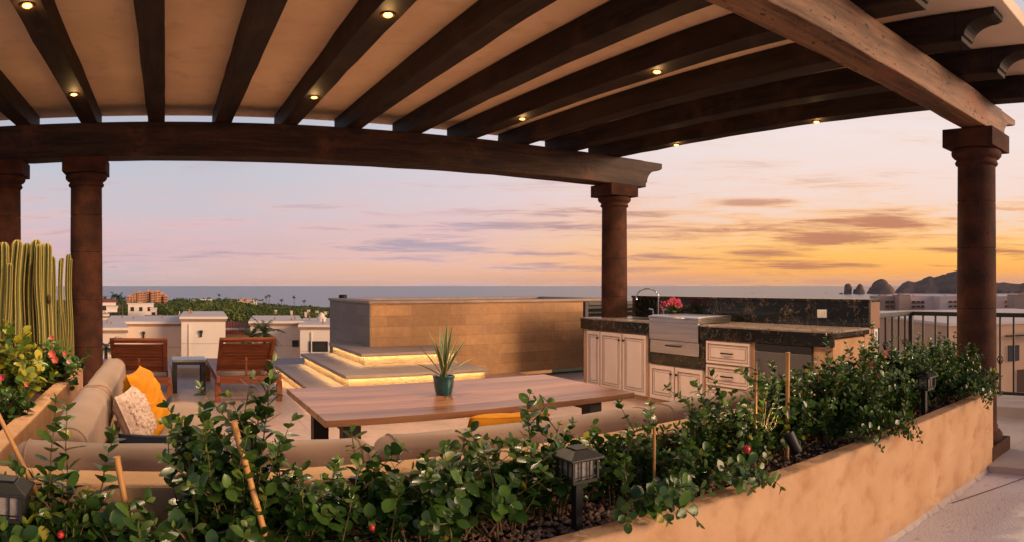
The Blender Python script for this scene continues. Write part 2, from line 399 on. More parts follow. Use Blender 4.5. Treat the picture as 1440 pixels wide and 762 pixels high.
# ------------------------------------------------------------------ mesh builder
class MB:
    def __init__(self):
        self.v, self.f, self.m = [], [], []

    def add(self, vs, fs, m=0):
        o = len(self.v)
        self.v += [tuple(p) for p in vs]
        self.f += [tuple(i + o for i in q) for q in fs]
        self.m += [m] * len(fs)
        return self

    def box(self, x0, x1, y0, y1, z0, z1, m=0):
        vs = [(x0, y0, z0), (x1, y0, z0), (x1, y1, z0), (x0, y1, z0), (x0, y0, z1), (x1, y0, z1), (x1, y1, z1), (x0, y1, z1)]
        return self.add(vs, [(0, 3, 2, 1), (4, 5, 6, 7), (0, 1, 5, 4), (1, 2, 6, 5), (2, 3, 7, 6), (3, 0, 4, 7)], m)

    def obox(self, c, size, mtx=None, m=0):
        a, b_, d = (s / 2 for s in size)
        o = len(self.v)
        self.box(-a, a, -b_, b_, -d, d, m)
        for i in range(o, o + 8):
            p = Vector(self.v[i])
            if mtx is not None:
                p = mtx @ p
            self.v[i] = tuple(p + Vector(c))
        return self

    def bar(self, p0, p1, w, h, m=0, up=(0, 0, 1)):
        p0, p1 = Vector(p0), Vector(p1)
        d = (p1 - p0)
        L = d.length
        d.normalize()
        s = d.cross(Vector(up))
        if s.length < 1e-4:
            s = d.cross(Vector((1, 0, 0)))
        s.normalize()
        u = s.cross(d)
        mt = Matrix((d, s, u)).transposed()
        return self.obox((p0 + p1) / 2, (L, w, h), mt, m)

    def tube(self, pts, rad, n=8, m=0, caps=True):
        pts = [Vector(p) for p in pts]
        if not isinstance(rad, (list, tuple)):
            rad = [rad] * len(pts)
        o = len(self.v)
        ref = Vector((0.31, 0.17, 0.93))
        for i, p in enumerate(pts):
            d = pts[min(i + 1, len(pts) - 1)] - pts[max(i - 1, 0)]
            d.normalize()
            a = d.cross(ref)
            if a.length < 1e-3:
                a = d.cross(Vector((1, 0, 0)))
            a.normalize()
            b_ = d.cross(a)
            for k in range(n):
                t = 2 * PI * k / n
                self.v.append(tuple(p + (a * math.cos(t) + b_ * math.sin(t)) * rad[i]))
        for i in range(len(pts) - 1):
            for k in range(n):
                k2 = (k + 1) % n
                self.f.append((o + i * n + k, o + i * n + k2, o + (i + 1) * n + k2, o + (i + 1) * n + k))
                self.m.append(m)
        if caps:
            self.f.append(tuple(o + k for k in range(n - 1, -1, -1)))
            self.m.append(m)
            e = o + (len(pts) - 1) * n
            self.f.append(tuple(e + k for k in range(n)))
            self.m.append(m)
        return self

    def lathe(self, prof, c=(0, 0, 0), n=24, m=0, shape=None):
        """profile of (radius, z); shape(k/n) scales the radius round the axis"""
        o = len(self.v)
        for r, z in prof:
            for k in range(n):
                t = 2 * PI * k / n
                q = r * (shape(k) if shape else 1)
                self.v.append((c[0] + q * math.cos(t), c[1] + q * math.sin(t), c[2] + z))
        for i in range(len(prof) - 1):
            for k in range(n):
                k2 = (k + 1) % n
                self.f.append((o + i * n + k, o + i * n + k2, o + (i + 1) * n + k2, o + (i + 1) * n + k))
                self.m.append(m)
        self.f.append(tuple(o + k for k in range(n - 1, -1, -1)))
        self.m.append(m)
        e = o + (len(prof) - 1) * n
        self.f.append(tuple(e + k for k in range(n)))
        self.m.append(m)
        return self

    def prism(self, poly, a0, a1, axis='y', m=0):
        """closed outline extruded along an axis; the outline is (x,z) for y, (y,z) for x, (x,y) for z"""
        n = len(poly)

        def P(p, a):
            return {'y': (p[0], a, p[1]), 'x': (a, p[0], p[1]), 'z': (p[0], p[1], a)}[axis]
        vs = [P(p, a0) for p in poly] + [P(p, a1) for p in poly]
        fs = [tuple(range(n - 1, -1, -1)), tuple(range(n, 2 * n))]
        for i in range(n):
            j = (i + 1) % n
            fs.append((i, j, n + j, n + i))
        return self.add(vs, fs, m)

    def build(self, name, mats, parent=None, smooth=None, bevel=0.0, seg=2, loc=None, sub=0, fixn=True):
        me = bpy.data.meshes.new(name)
        off = Vector((0, 0, 0))
        if parent is not None:
            q = parent
            while q is not None:
                off += q.location
                q = q.parent
        elif loc is not None:
            off = Vector(loc)
        vs = self.v if off.length == 0 else [(a - off.x, b_ - off.y, c - off.z) for a, b_, c in self.v]
        me.from_pydata(vs, [], self.f)
        if not isinstance(mats, (list, tuple)):
            mats = [mats]
        for q in mats:
            me.materials.append(q)
        if any(self.m):
            me.polygons.foreach_set('material_index', self.m)
        me.validate()
        if fixn:
            import bmesh
            bm = bmesh.new()
            bm.from_mesh(me)
            bmesh.ops.recalc_face_normals(bm, faces=bm.faces)
            bm.to_mesh(me)
            bm.free()
        if smooth is not None:
            me.polygons.foreach_set('use_smooth', [True] * len(me.polygons))
            if smooth > 0:
                me.set_sharp_from_angle(angle=math.radians(smooth))
        ob = bpy.data.objects.new(name, me)
        COL.objects.link(ob)
        if parent is not None:
            ob.parent = parent
        elif loc is not None:
            ob.location = loc
        if bevel:
            md = ob.modifiers.new('Bevel', 'BEVEL')
            md.width = bevel
            md.segments = seg
            md.limit_method = 'ANGLE'
            md.angle_limit = math.radians(40)
        if sub:
            md = ob.modifiers.new('Subdiv', 'SUBSURF')
            md.levels = sub
            md.render_levels = sub
        return ob


def tag(o, label=None, cat=None, group=None, kind=None):
    if label:
        o['label'] = label
    if cat:
        o['category'] = cat
    if group:
        o['group'] = group
    if kind:
        o['kind'] = kind
    return o


def thing(name, label, cat, loc=(0, 0, 0), group=None):
    o = bpy.data.objects.new(name, None)
    o.empty_display_size = 0.2
    COL.objects.link(o)
    o.location = loc
    return tag(o, label, cat, group)


def copy_tree(o, parent=None):
    c = o.copy()
    COL.objects.link(c)
    c.parent = parent
    for ch in list(o.children):
        copy_tree(ch, c)
    return c


def struct(name, mb, m, **k):
    return tag(mb.build(name, m, **k), kind='structure')


def rnd(a, b):
    return random.uniform(a, b)


# ------------------------------------------------------------------ camera
cam = bpy.data.cameras.new('camera')
cam.type = 'PANO'
cam.panorama_type = 'CENTRAL_CYLINDRICAL'
cam.central_cylindrical_range_u_min = -720 / F
cam.central_cylindrical_range_u_max = 720 / F
cam.central_cylindrical_range_v_min = -(762 - H0) / F
cam.central_cylindrical_range_v_max = H0 / F
cam.central_cylindrical_radius = 1.0
cam.clip_start = 0.05
cam.clip_end = 120000
cob = bpy.data.objects.new('camera', cam)
COL.objects.link(cob)
cob.location = (0, 0, EYE)
cob.rotation_euler = (PI / 2, 0, -az(720))
SC.camera = cob

# ------------------------------------------------------------------ setting: floors, land, sea
struct('terrace_floor', MB().box(-6, 5.3, 2.02, 10.19, -0.3, 0.0), M['floor'])
struct('walkway', MB().box(5.15, 8.3, -5, 1.897, -0.6, -0.09).box(5.303, 8.3, 1.897, 9.5, -0.6, -0.09), M['walk'], bevel=0.006)
struct('patio', MB().box(-9, 5.148, -7, 2.0, -0.6, -0.145), M['concrete'])


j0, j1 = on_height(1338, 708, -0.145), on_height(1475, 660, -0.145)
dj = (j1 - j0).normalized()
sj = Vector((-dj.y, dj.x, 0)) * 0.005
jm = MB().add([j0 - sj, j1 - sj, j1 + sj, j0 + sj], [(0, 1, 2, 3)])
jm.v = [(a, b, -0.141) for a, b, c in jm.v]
struct('pavement_line', jm, M['soil'])  # thin dark line laid across the patio


def ground_z(r):
    xs = [0, 10, 40, 100, 400, 1000, 1900, 2100, 4000]
    zs = [-3.5, -4, -6, -8.5, -16.5, -28, -38.5, -44, -60]
    return float(np.interp(r, xs, zs))


def gz2(a, r):
    k = float(np.interp(a, [0.10, 0.17, 0.30, 0.5], [1.0, 1.30, 1.38, 1.2])) if r > 60 else 1.0
    return max(-39.3, ground_z(r) * k) if r < 1300 else ground_z(r)


def coast(a):
    """distance of the shore in azimuth a"""
    return float(np.interp(a, [-0.6, 0.10, 0.16, 0.26, 0.55, 0.9, 1.15, 1.6], [1800, 1750, 1380, 1180, 1150, 1100, 1250, 1500]))


mb = MB()
rs = [9.5, 14, 22, 32, 45, 65, 95, 140, 200, 290, 400, 550, 750, 1000, 1300, 1600, 1850, 2000]
aa = [math.radians(d) for d in range(-60, 131, 2)]
for a in aa:
    k = coast(a) / 1900
    for r in rs:
        rr = r if r < 300 else 300 + (r - 300) * (coast(a) - 300) / 1600
        z = gz2(a, r) + mnoise.noise(Vector((a * 9, r * 0.006, 0))) * min(3.0, r * 0.008)
        mb.v.append((rr * math.sin(a), rr * math.cos(a), z))
nr = len(rs)
for i in range(len(aa) - 1):
    for j in range(nr - 1):
        mb.f.append((i * nr + j, i * nr + j + 1, (i + 1) * nr + j + 1, (i + 1) * nr + j))
        mb.m.append(0)
struct('terrain', mb, M['land'], smooth=0)

SEA_Z = -40.0
mb = MB()
nn = 96
rad = [600, 1200, 2400, 5000, 10000, 16000, 25000]
for r in rad:
    for k in range(nn):
        t = 2 * PI * k / nn
        mb.v.append((r * math.cos(t), r * math.sin(t), SEA_Z))
for i in range(len(rad) - 1):
    for k in range(nn):
        k2 = (k + 1) % nn
        mb.f.append((i * nn + k, i * nn + k2, (i + 1) * nn + k2, (i + 1) * nn + k))
        mb.m.append(0)
struct('sea', mb, M['sea'])

# headland: a ridge of rock with real depth
prof = [(1258, 412), (1264, 405), (1270, 400), (1278, 397), (1286, 398), (1293, 396.5), (1300, 394.5), (1308, 391), (1314, 393.5),
        (1322, 391), (1330, 388), (1340, 384.5), (1350, 380), (1362, 377), (1376, 382), (1390, 393), (1400, 399), (1412, 399),
        (1424, 400), (1434, 401), (1442, 398.5), (1456, 394), (1480, 388), (1520, 384), (1560, 392), (1600, 405)]
mb = MB()
na, nd = 170, 26
for i in range(na + 1):
    px = 1256 + (1602 - 1256) * i / na
    top = float(np.interp(px, [p[0] for p in prof], [p[1] for p in prof]))
    for j in range(nd + 1):
        t = j / nd
        r = 3250 + 1500 * t
        hr = 3250 + 1500 * 0.45
        h = max(0.0, (412.2 - top)) / F * hr
        sh = math.sin(PI * min(1, t / 0.9)) ** 0.8 if t < 0.9 else 0
        q = Vector((px * 0.07, t * 6, 1.7))
        nz = mnoise.fractal(q, 0.9, 2.0, 5)
        hz = h * sh * (1 + 0.20 * nz * (1 if abs(t - 0.45) > 0.05 else 0.3))
        r2 = r + nz * 60
        mb.v.append((r2 * math.sin(az(px)), r2 * math.cos(az(px)), SEA_Z - 2 + hz + (2.5 if h > 1 and 0 < t < .9 else 0)))
for i in range(na):
    for j in range(nd):
        a = i * (nd + 1) + j
        mb.f.append((a, a + 1, a + nd + 2, a + nd + 1))
        mb.m.append(0)
struct('hills', mb, M['mountain'], smooth=0)


def sea_rock(label, px, top, wpx, r, seed, peak=1.3, ragged=0.25):
    base = at_range(px, r, SEA_Z - 1)
    R = wpx / 2 / F * r
    Hh = (412.3 - top) / F * r + 1
    mb = MB()
    n, lv = 30, 14
    for j in range(lv + 1):
        t = j / lv
        for k in range(n):
            th = 2 * PI * k / n
            rr = R * (1 - t ** peak) ** 0.62
            q = Vector((math.cos(th) * 1.4 + seed, math.sin(th) * 1.4, t * 3))
            nz = mnoise.fractal(q, 0.8, 2.1, 5)
            rr *= 1 + ragged * nz
            mb.v.append((base.x + rr * math.cos(th), base.y + rr * math.sin(th), base.z + Hh * t * (1 + 0.05 * nz * (t < 0.97))))
    for j in range(lv):
        for k in range(n):
            k2 = (k + 1) % n
            mb.f.append((j * n + k, j * n + k2, (j + 1) * n + k2, (j + 1) * n + k))
            mb.m.append(0)
    mb.f.append(tuple(lv * n + k for k in range(n)))
    mb.m.append(0)
    o = mb.build('sea_rock', M['rock'], smooth=0, loc=base)
    tag(o, label, 'rock', 'rocks standing in the sea off the headland')


sea_rock('tall narrow sea stack with a flat top, outermost of the rocks', 1192.5, 397.5, 11, 3150, 1.0, 5, 0.12)
sea_rock('tapering sea stack between the narrow stack and the broad rock', 1209, 398, 15, 3150, 4.2, 1.6, 0.16)
sea_rock('tiny rock poking up between the two sea stacks', 1201.4, 405, 4, 3150, 7.7, 1.5, 0.2)
sea_rock('broad craggy domed rock in the sea beside the headland', 1239, 391.5, 40, 3250, 11.5, 1.25, 0.22)
sea_rock('low wave-washed reef rock left of the narrow sea stack', 1183, 410.2, 8, 3050, 15.1, 1.5, 0.3)


def boat(label, px, py, s, dark):
    r = (EYE - SEA_Z) * F / (py - H0)
    c = at_range(px, r, SEA_Z)
    t = thing('motorboat', label, 'boat', c, 'small boats out on the bay')
    t.rotation_euler = (0, 0, -az(px) + rnd(-0.4, 0.4))
    L = 9 * s

    def loc_build(mb, nm, m, **k):
        o = mb.build(nm, m, **k)
        o.parent = t
        return o
    h = MB()
    h.prism([(-L / 2, 0.9), (L * 0.62, 1.3), (L * 0.42, -0.3), (-L / 2, -0.3)], -1.4 * s, 1.4 * s, 'y')
    loc_build(h, 'hull', M['boat_dark'] if dark else M['boat_white'], bevel=0.3)
    loc_build(MB().box(-L * .3, L * .15, -1 * s, 1 * s, 1.06, 2.5 * s).box(-L * .22, L * .05, -.8 * s, .8 * s, 2.5 * s + .02, 3.4 * s), 'cabin', M['boat_white'], bevel=0.15)


boat('dark little motorboat on the bay, farthest from the sea rocks', 1070, 408.6, 1.0, True)
boat('dark little motorboat halfway across the bay', 1134, 408.9, 1.0, True)
boat('pale motorboat on bright water near the reef', 1162, 411.3, 1.1, False)
boat('small pale motorboat far out, left of the dark motorboats', 1058, 412.0, 0.9, False)


# ------------------------------------------------------------------ pergola
def hewn(mb, x0, x1, y0, y1, zf, h, axis, seg=0.25, jit=0.006, ends=None, m=0, seed=0):
    """long hand-hewn timber along an axis with uneven arrises; zf(t) gives its underside; ends: outline (t along, height fraction)"""
    a0, a1 = (x0, x1) if axis == 'x' else (y0, y1)
    n = max(2, int((a1 - a0) / seg))
    ring = []
    for i in range(n + 1):
        a = a0 + (a1 - a0) * i / n
        z0 = zf(a)
        q = []
        for k, (c, zz) in enumerate(((0, 0), (1, 0), (1, 1), (0, 1))):
            w = (y0, y1)[c] if axis == 'x' else (x0, x1)[c]
            j1 = mnoise.noise(Vector((a * 1.7 + seed, k * 5.1, seed))) * jit + mnoise.noise(Vector((a * 9 + seed, k * 5.1, 3))) * jit * 0.5
            j2 = mnoise.noise(Vector((a * 1.9, k * 7.3 + 30, seed))) * jit + mnoise.noise(Vector((a * 8, k * 7.3 + 30, seed))) * jit * 0.5
            aa_ = a
            if ends:
                if i == 0 and ends[0]:
                    aa_ = a
                if i == n and ends[1]:
                    aa_ = a
            p = (aa_, w + j1, z0 + zz * h + (j2 if zz == 0 else 0)) if axis == 'x' else (w + j1, aa_, z0 + zz * h + (j2 if zz == 0 else 0))
            q.append(p)
        ring.append(q)
    o = len(mb.v)
    for q in ring:
        mb.v += q
    for i in range(n):
        for k in range(4):
            k2 = (k + 1) % 4
            mb.f.append((o + 4 * i + k, o + 4 * i + k2, o + 4 * i + 4 + k2, o + 4 * i + 4 + k))
            mb.m.append(m)
    mb.f.append((o + 3, o + 2, o + 1, o))
    mb.m.append(m)
    e = o + 4 * n
    mb.f.append((e, e + 1, e + 2, e + 3))
    mb.m.append(m)


def corbel_poly(a, s, z0, h, ln):
    """carved beam end: lip, concave cove, lower step. a = start along, s = sign"""
    pts = [(a, z0), (a + s * ln * 0.18, z0), (a + s * ln * 0.18, z0 + h * 0.16)]
    for i in range(9):
        t = i / 8 * PI / 2
        pts.append((a + s * ln * (0.24 + 0.62 * (1 - math.cos(t))), z0 + h * (0.20 + 0.52 * math.sin(t))))
    pts += [(a + s * ln * 0.94, z0 + h * 0.76), (a + s * ln, z0 + h * 0.80), (a + s * ln, z0 + h), (a, z0 + h)]
    return pts


def rz(y):                       # underside of the rafters, falling towards the house
    return 2.908 + 0.0215 * y


pg = thing('pergola', 'dark timber pergola on round red-brown stone columns with carved rafter ends', 'pergola', (2.0, 4.5, 0))
BZ = 2.70
b = MB()
hewn(b, -6.0, 5.95, 6.95, 7.25, lambda a: BZ, rz(7.1) - BZ - 0.004, 'x', 0.3, 0.010, seed=3)
b.prism(corbel_poly(5.95, 1, BZ, rz(7.1) - BZ - 0.004, 0.36), 6.965, 7.235, 'y')
b.build('beam', M['beam'], pg, bevel=0.008)
b = MB()
hewn(b, -4.0, 5.72, 1.97, 2.20, lambda a: 2.705, rz(2.0) - 2.709, 'x', 0.2, 0.012, seed=9)
b.prism(corbel_poly(5.72, 1, 2.705, rz(2.0) - 2.709, 0.42), 1.98, 2.19, 'y')
b.build('beam', M['near_beam'], pg, bevel=0.008)

RW, RH = 0.178, 0.19
lights = []
for k in range(-4, 9):
    xc = -0.09 + 0.696 * k
    b = MB()
    hewn(b, xc - RW / 2, xc + RW / 2, 1.70, 7.45, rz, RH, 'y', 0.3, 0.008, seed=k * 3.1 + 40)
    pl = corbel_poly(1.70, -1, rz(1.6), RH, 0.27)
    b.prism(pl, xc - RW / 2 + 0.003, xc + RW / 2 - 0.003, 'x')
    ra = b.build('rafter', M['rafter'], pg, bevel=0.006)
    if k in (-1, 2, 5, 8):
        for y in (3.8, 5.8):
            z = rz(y)
            d = MB()
            d.lathe([(0.042, 0), (0.042, -0.010), (0.034, -0.012), (0.031, -0.006)], (xc, y, z), 20)
            dl = d.build('downlight', M['brass'], ra, smooth=40)
            e = MB().lathe([(0.028, -0.007), (0.026, -0.011), (0.012, -0.014)], (xc, y, z), 16)
            e.m = [1] * len(e.f)
            d2 = MB()
            d2.add(d.v, d.f, 0)
            d2.add(e.v, e.f, 1)
            bpy.data.objects.remove(dl)
            d2.build('downlight', [M['brass'], M['lamp_on']], ra, smooth=40)
            lights.append((xc, y, z - 0.055))
# roof deck
Y0, Y1 = 1.35, 7.55
mb = MB()
zt = lambda y: rz(y) + RH + 0.003
vs = []
for (x, y) in ((-5, Y0), (5.78, Y0), (5.78, Y1), (-5, Y1)):
    vs.append((x, y, zt(y)))
for (x, y) in ((-5, Y0), (5.78, Y0), (5.78, Y1), (-5, Y1)):
    vs.append((x, y, zt(y) + 0.09))
mb.add(vs, [(0, 1, 2, 3), (4, 5, 6, 7), (0, 1, 5, 4), (1, 2, 6, 5), (2, 3, 7, 6), (3, 0, 4, 7)])
mb.build('roof_deck', M['ceiling'], pg, bevel=0.008)


def column(x, y, ztop, zbase):
    h = ztop - zbase
    b = MB()
    prof = []
    nz = 26
    z1 = h - 0.30
    for i in range(nz + 1):
        t = i / nz
        z = 0.26 + (z1 - 0.26) * t
        r = 0.178 - 0.012 * t
        prof.append((r, z))
    joints = [0.26 + (z1 - 0.26) * q for q in (0.22, 0.45, 0.68, 0.86)]
    full = []
    for r, z in prof:
        full.append((r, z))
    for jz in joints:
        rj = 0.178 - 0.012 * (jz - 0.26) / (z1 - 0.26)
        full += [(rj, jz - 0.006), (rj - 0.005, jz - 0.002), (rj - 0.005, jz + 0.002), (rj, jz + 0.006)]
    full.sort(key=lambda q: q[1])
    b.lathe(full, (x, y, zbase), 40, shape=lambda k: 1 + 0.006 * mnoise.noise(Vector((k * 0.5, x, y))))
    sh = b.build('column', M['cantera'], pg, smooth=50)
    c = MB()
    c.lathe([(0.166, z1), (0.186, z1 + 0.012), (0.19, z1 + 0.03), (0.178, z1 + 0.045), (0.178, z1 + 0.06), (0.20, z1 + 0.07),
             (0.218, z1 + 0.09), (0.222, z1 + 0.115), (0.212, z1 + 0.138)], (x, y, zbase), 40)
    a = 0.228
    c.box(x - a, x + a, y - a, y + a, zbase + z1 + 0.14, ztop - 0.003)
    c.build('capital', M['cantera'], sh, smooth=40, bevel=0.007)
    d = MB()
    d.box(x - 0.235, x + 0.235, y - 0.235, y + 0.235, zbase, zbase + 0.12)
    d.lathe([(0.215, 0.12), (0.228, 0.145), (0.228, 0.175), (0.212, 0.20), (0.19, 0.21), (0.188, 0.245), (0.178, 0.262)], (x, y, zbase), 40)
    d.build('base', M['cantera'], sh, smooth=40, bevel=0.008)


column(-0.83, 7.10, BZ, 0.0)
column(-1.71, 7.10, BZ, 0.0)
column(5.57, 7.10, BZ, 0.0)
column(5.50, 2.13, 2.705, -0.09)

for i, p in enumerate(lights):
    L = bpy.data.lights.new('downlight_lamp', 'POINT')
    L.energy = 1.3
    L.color = (1.0, 0.56, 0.20)
    L.shadow_soft_size = 0.03
    o = bpy.data.objects.new('downlight_lamp', L)
    o.location = p
    COL.objects.link(o)
    L = bpy.data.lights.new('downlight_beam', 'SPOT')
    L.energy = 140
    L.color = (1.0, 0.72, 0.44)
    L.spot_size = math.radians(140)
    L.spot_blend = 0.9
    L.shadow_soft_size = 0.04
    o = bpy.data.objects.new('downlight_beam', L)
    o.location = p
    COL.objects.link(o)

# ------------------------------------------------------------------ hot tub with lit steps
tub = thing('hot_tub', 'raised stone-clad hot tub with coping and glowing steps round its corner', 'hot tub', (4.6, 10.2, 0))
TX0, TX1, TY0, TY1, TZ = 2.90, 7.3, 9.24, 11.6, 1.105
w = 0.28
mb = MB()
mb.box(TX0, TX1, TY0, TY0 + w, 0, TZ).box(TX0, TX1, TY1 - w, TY1, -0.6, TZ)
MB().box(TX0 - .012, TX0 - .0005, TY0 + .001, TY1, 0, TZ - .001).build('side_cladding', M['clad_skylit'], tub)
mb.box(TX0, TX0 + w, TY0 + w, TY1 - w, 0, TZ).box(TX1 - w, TX1, TY0 + w, TY1 - w, 0, TZ)
mb.build('wall', M['clad'], tub)
mb = MB()
e = 0.035
mb.box(TX0 - e, TX1 + e, TY0 - e, TY0 + w + 0.03, TZ + .002, TZ + 0.045).box(TX0 - e, TX1 + e, TY1 - w - 0.03, TY1 + e, TZ + .002, TZ + 0.045)
mb.box(TX0 - e, TX0 + w + 0.03, TY0 + w + 0.031, TY1 - w - 0.031, TZ + .002, TZ + 0.045)
mb.box(TX1 - w - 0.03, TX1 + e, TY0 + w + 0.031, TY1 - w - 0.031, TZ + .002, TZ + 0.045)
mb.build('coping', M['coping'], tub, bevel=0.01)
MB().box(TX0 + w, TX1 - w, TY0 + w, TY1 - w, 0.3, TZ - 0.07).build('water_surface', M['tubwater'], tub)
mb = MB()
mb.lathe([(0.07, 0), (0.075, 0.05), (0.06, 0.06)], (TX0 + 0.16, 11.35, TZ + 0.046), 14)
mb.build('skimmer_lid', M['black'], tub, smooth=40)


def step(x0, y0, xr, yb, z0, z1, hidden_end=False):
    """L-shaped step round the tub corner; outer edge x0 (left) and y0 (front)"""
    tt = 0.034
    mb = MB()
    mb.box(x0 + 0.06, xr, y0 + 0.06, TY0 - .002 if z1 < 0.6 else TY0 - .002, z0, z1 - tt)
    mb.box(x0 + 0.06, TX0 - .013, TY0 - .002, yb, z0, z1 - tt)
    s = mb.build('step', M['riser'], tub)
    t = MB()
    t.prism([(x0, y0), (xr + .02, y0), (xr + .02, TY0 - 0.003), (TX0 - 0.013, TY0 - 0.003), (TX0 - 0.013, yb), (x0, yb)], z1 - tt, z1, 'z')
    t.build('tread', M['tread'], s, bevel=0.004)
    q = MB()
    q.box(x0 + .001, xr + .019, y0 + .001, y0 + .010, z1 - tt - 0.011, z1 - tt - .0004)
    q.box(x0 + .001, x0 + .010, y0 + .0105, yb - .001, z1 - tt - 0.011, z1 - tt - .0004)
    q.build('drip_lip', M['tread'], s)
    d = MB()
    d.box(x0 + 0.012, xr - 0.01, y0 + 0.012, y0 + 0.020, z1 - tt - 0.007, z1 - tt - .001)
    d.box(x0 + 0.012, x0 + 0.020, y0 + 0.026, yb - 0.02, z1 - tt - 0.007, z1 - tt - .001)
    d.build('led_strip', M['led'], s)


step(1.66, 6.72, 3.9, 10.15, 0.0, 0.165)
step(2.06, 7.52, 3.88, 10.13, 0.1655, 0.33)
step(2.50, 8.36, 3.86, 10.11, 0.3305, 0.49)

# low ledge at the terrace edge
lg = tag(MB().box(-6, 2.88, 10.2, 11.35, -0.6, 0.13).build('terrace_ledge', M['walk'], loc=(0, 10.7, 0), bevel=0.01), 'low pale ledge along the sea edge of the terrace', 'ledge')
# dark louvred screen behind the corner column, lengthened out of view to shade the tub
ls = thing('louvred_screen', 'dark louvred screen between the hot tub and the kitchen counter', 'screen', (6.4, 8.3, 0))
mb = MB()
mb.box(5.93, 5.99, 8.27, 8.33, 0, 1.13).box(8.13, 8.19, 8.27, 8.33, -0.09, 1.13).box(5.991, 8.129, 8.27, 8.33, 1.07, 1.125)
mb.build('frame', M['louvre'], ls, bevel=0.004)
mb = MB()
for i in range(14):
    z = 0.06 + i * 0.072
    mb.bar((5.992, 8.30, z), (8.128, 8.30, z), 0.055, 0.016, up=(0, -0.6, 0.8))
mb.build('louvre_slats', M['louvre'], ls)
MB().box(5.992, 8.128, 8.331, 8.345, 0, 1.07).build('backing', M['black'], ls)

# ------------------------------------------------------------------ outdoor kitchen
KX, KY0, KY1 = 5.20, 3.44, 7.33
M['worktop'] = mat('sky_sheen_granite', (0.36, 0.27, 0.215), (0.22, 0.155, 0.12), 9, rough=0.22, bump=0.0, c3=(0.05, 0.04, 0.035), s3=30, l3=0.58, h3=0.68)  # same granite, with the pale sky reflection put into its colour
kt = thing('kitchen_counter', 'outdoor kitchen counter with cream cabinets and dark veined granite top', 'kitchen counter', (5.6, 5.4, 0))
mb = MB()
mb.box(KX + 0.03, 6.06, KY0 + 0.012, KY1, -0.09, 0.865)
mb.build('body', M['stucco'], kt)
mb = MB()
mb.box(KX + 0.021, KX + 0.6, KY0 - .004, KY0 + 0.0115, -0.085, 0.86).box(KX + 0.6002, 6.07, KY0 - .004, KY0 + 0.0115, -0.085, 0.935)
mb.build('end_panel', M['stucco'], kt, bevel=0.006)
GY0, GY1 = 5.12, 5.92          # grill bay
mb = MB()
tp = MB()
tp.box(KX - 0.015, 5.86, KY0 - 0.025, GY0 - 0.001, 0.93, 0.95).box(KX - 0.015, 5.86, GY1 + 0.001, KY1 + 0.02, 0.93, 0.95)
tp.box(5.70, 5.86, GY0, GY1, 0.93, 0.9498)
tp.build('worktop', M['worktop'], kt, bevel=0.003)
mb.box(KX - 0.012, 5.86, KY0 - 0.022, GY0 - 0.001, 0.885, 0.9296).box(KX - 0.012, 5.86, GY1 + 0.001, KY1 + 0.017, 0.885, 0.9296)
mb.box(5.70, 5.86, GY0, GY1, 0.885, 0.9294)
mb.box(KX - 0.015, KX + 0.03, KY0 - .02, GY0 - 0.002, 0.80, 0.8848).box(KX - 0.015, KX + 0.03, GY1 + 0.002, KY1 + .01, 0.80, 0.8848)
mb.box(KX - 0.012, KX + 0.029, GY0, GY1, 0.47, 0.60)
mb.box(KX - 0.012, KX + 0.029, GY0 - 0.07, GY0 - 0.001, 0.47, 0.7995).box(KX - 0.012, KX + 0.029, GY1 + 0.001, GY1 + 0.05, 0.47, 0.7995)
mb.build('counter_edge', M['granite'], kt, bevel=0.003)
mb = MB()
mb.box(5.862, 5.90, KY0 - .01, KY1 - 0.25, 0.9505, 1.205).box(5.853, 6.10, KY0 - 0.02, KY1 - 0.24, 1.2055, 1.235)
mb.box(5.9005, 6.085, KY0 + 0.02, KY1 - 0.25, 0.9355, 1.205)
mb.build('backsplash', M['granite'], kt, bevel=0.004)
MB().box(5.9008, 6.09, KY0 - .012, KY0 + 0.0195, 0.9358, 1.2052).build('end_cap', M['cap_brown'], kt)
mb = MB().box(5.850, 5.8615, 3.93, 4.05, 1.035, 1.12)
pl = mb.build('outlet', M['white'], kt, bevel=0.004)
MB().box(5.8475, 5.8497, 3.955, 3.985, 1.05, 1.105).box(5.8475, 5.8497, 3.995, 4.025, 1.05, 1.105).build('socket', M['cabinet'], pl)
mb = MB().box(5.97, 6.055, KY0 - .012, KY0 - .0045, 0.79, 0.93)
pl = mb.build('outlet', M['white'], kt, bevel=0.003)
MB().box(5.995, 6.03, KY0 - .0145, KY0 - .0125, 0.82, 0.90).build('socket', M['greytop'], pl)


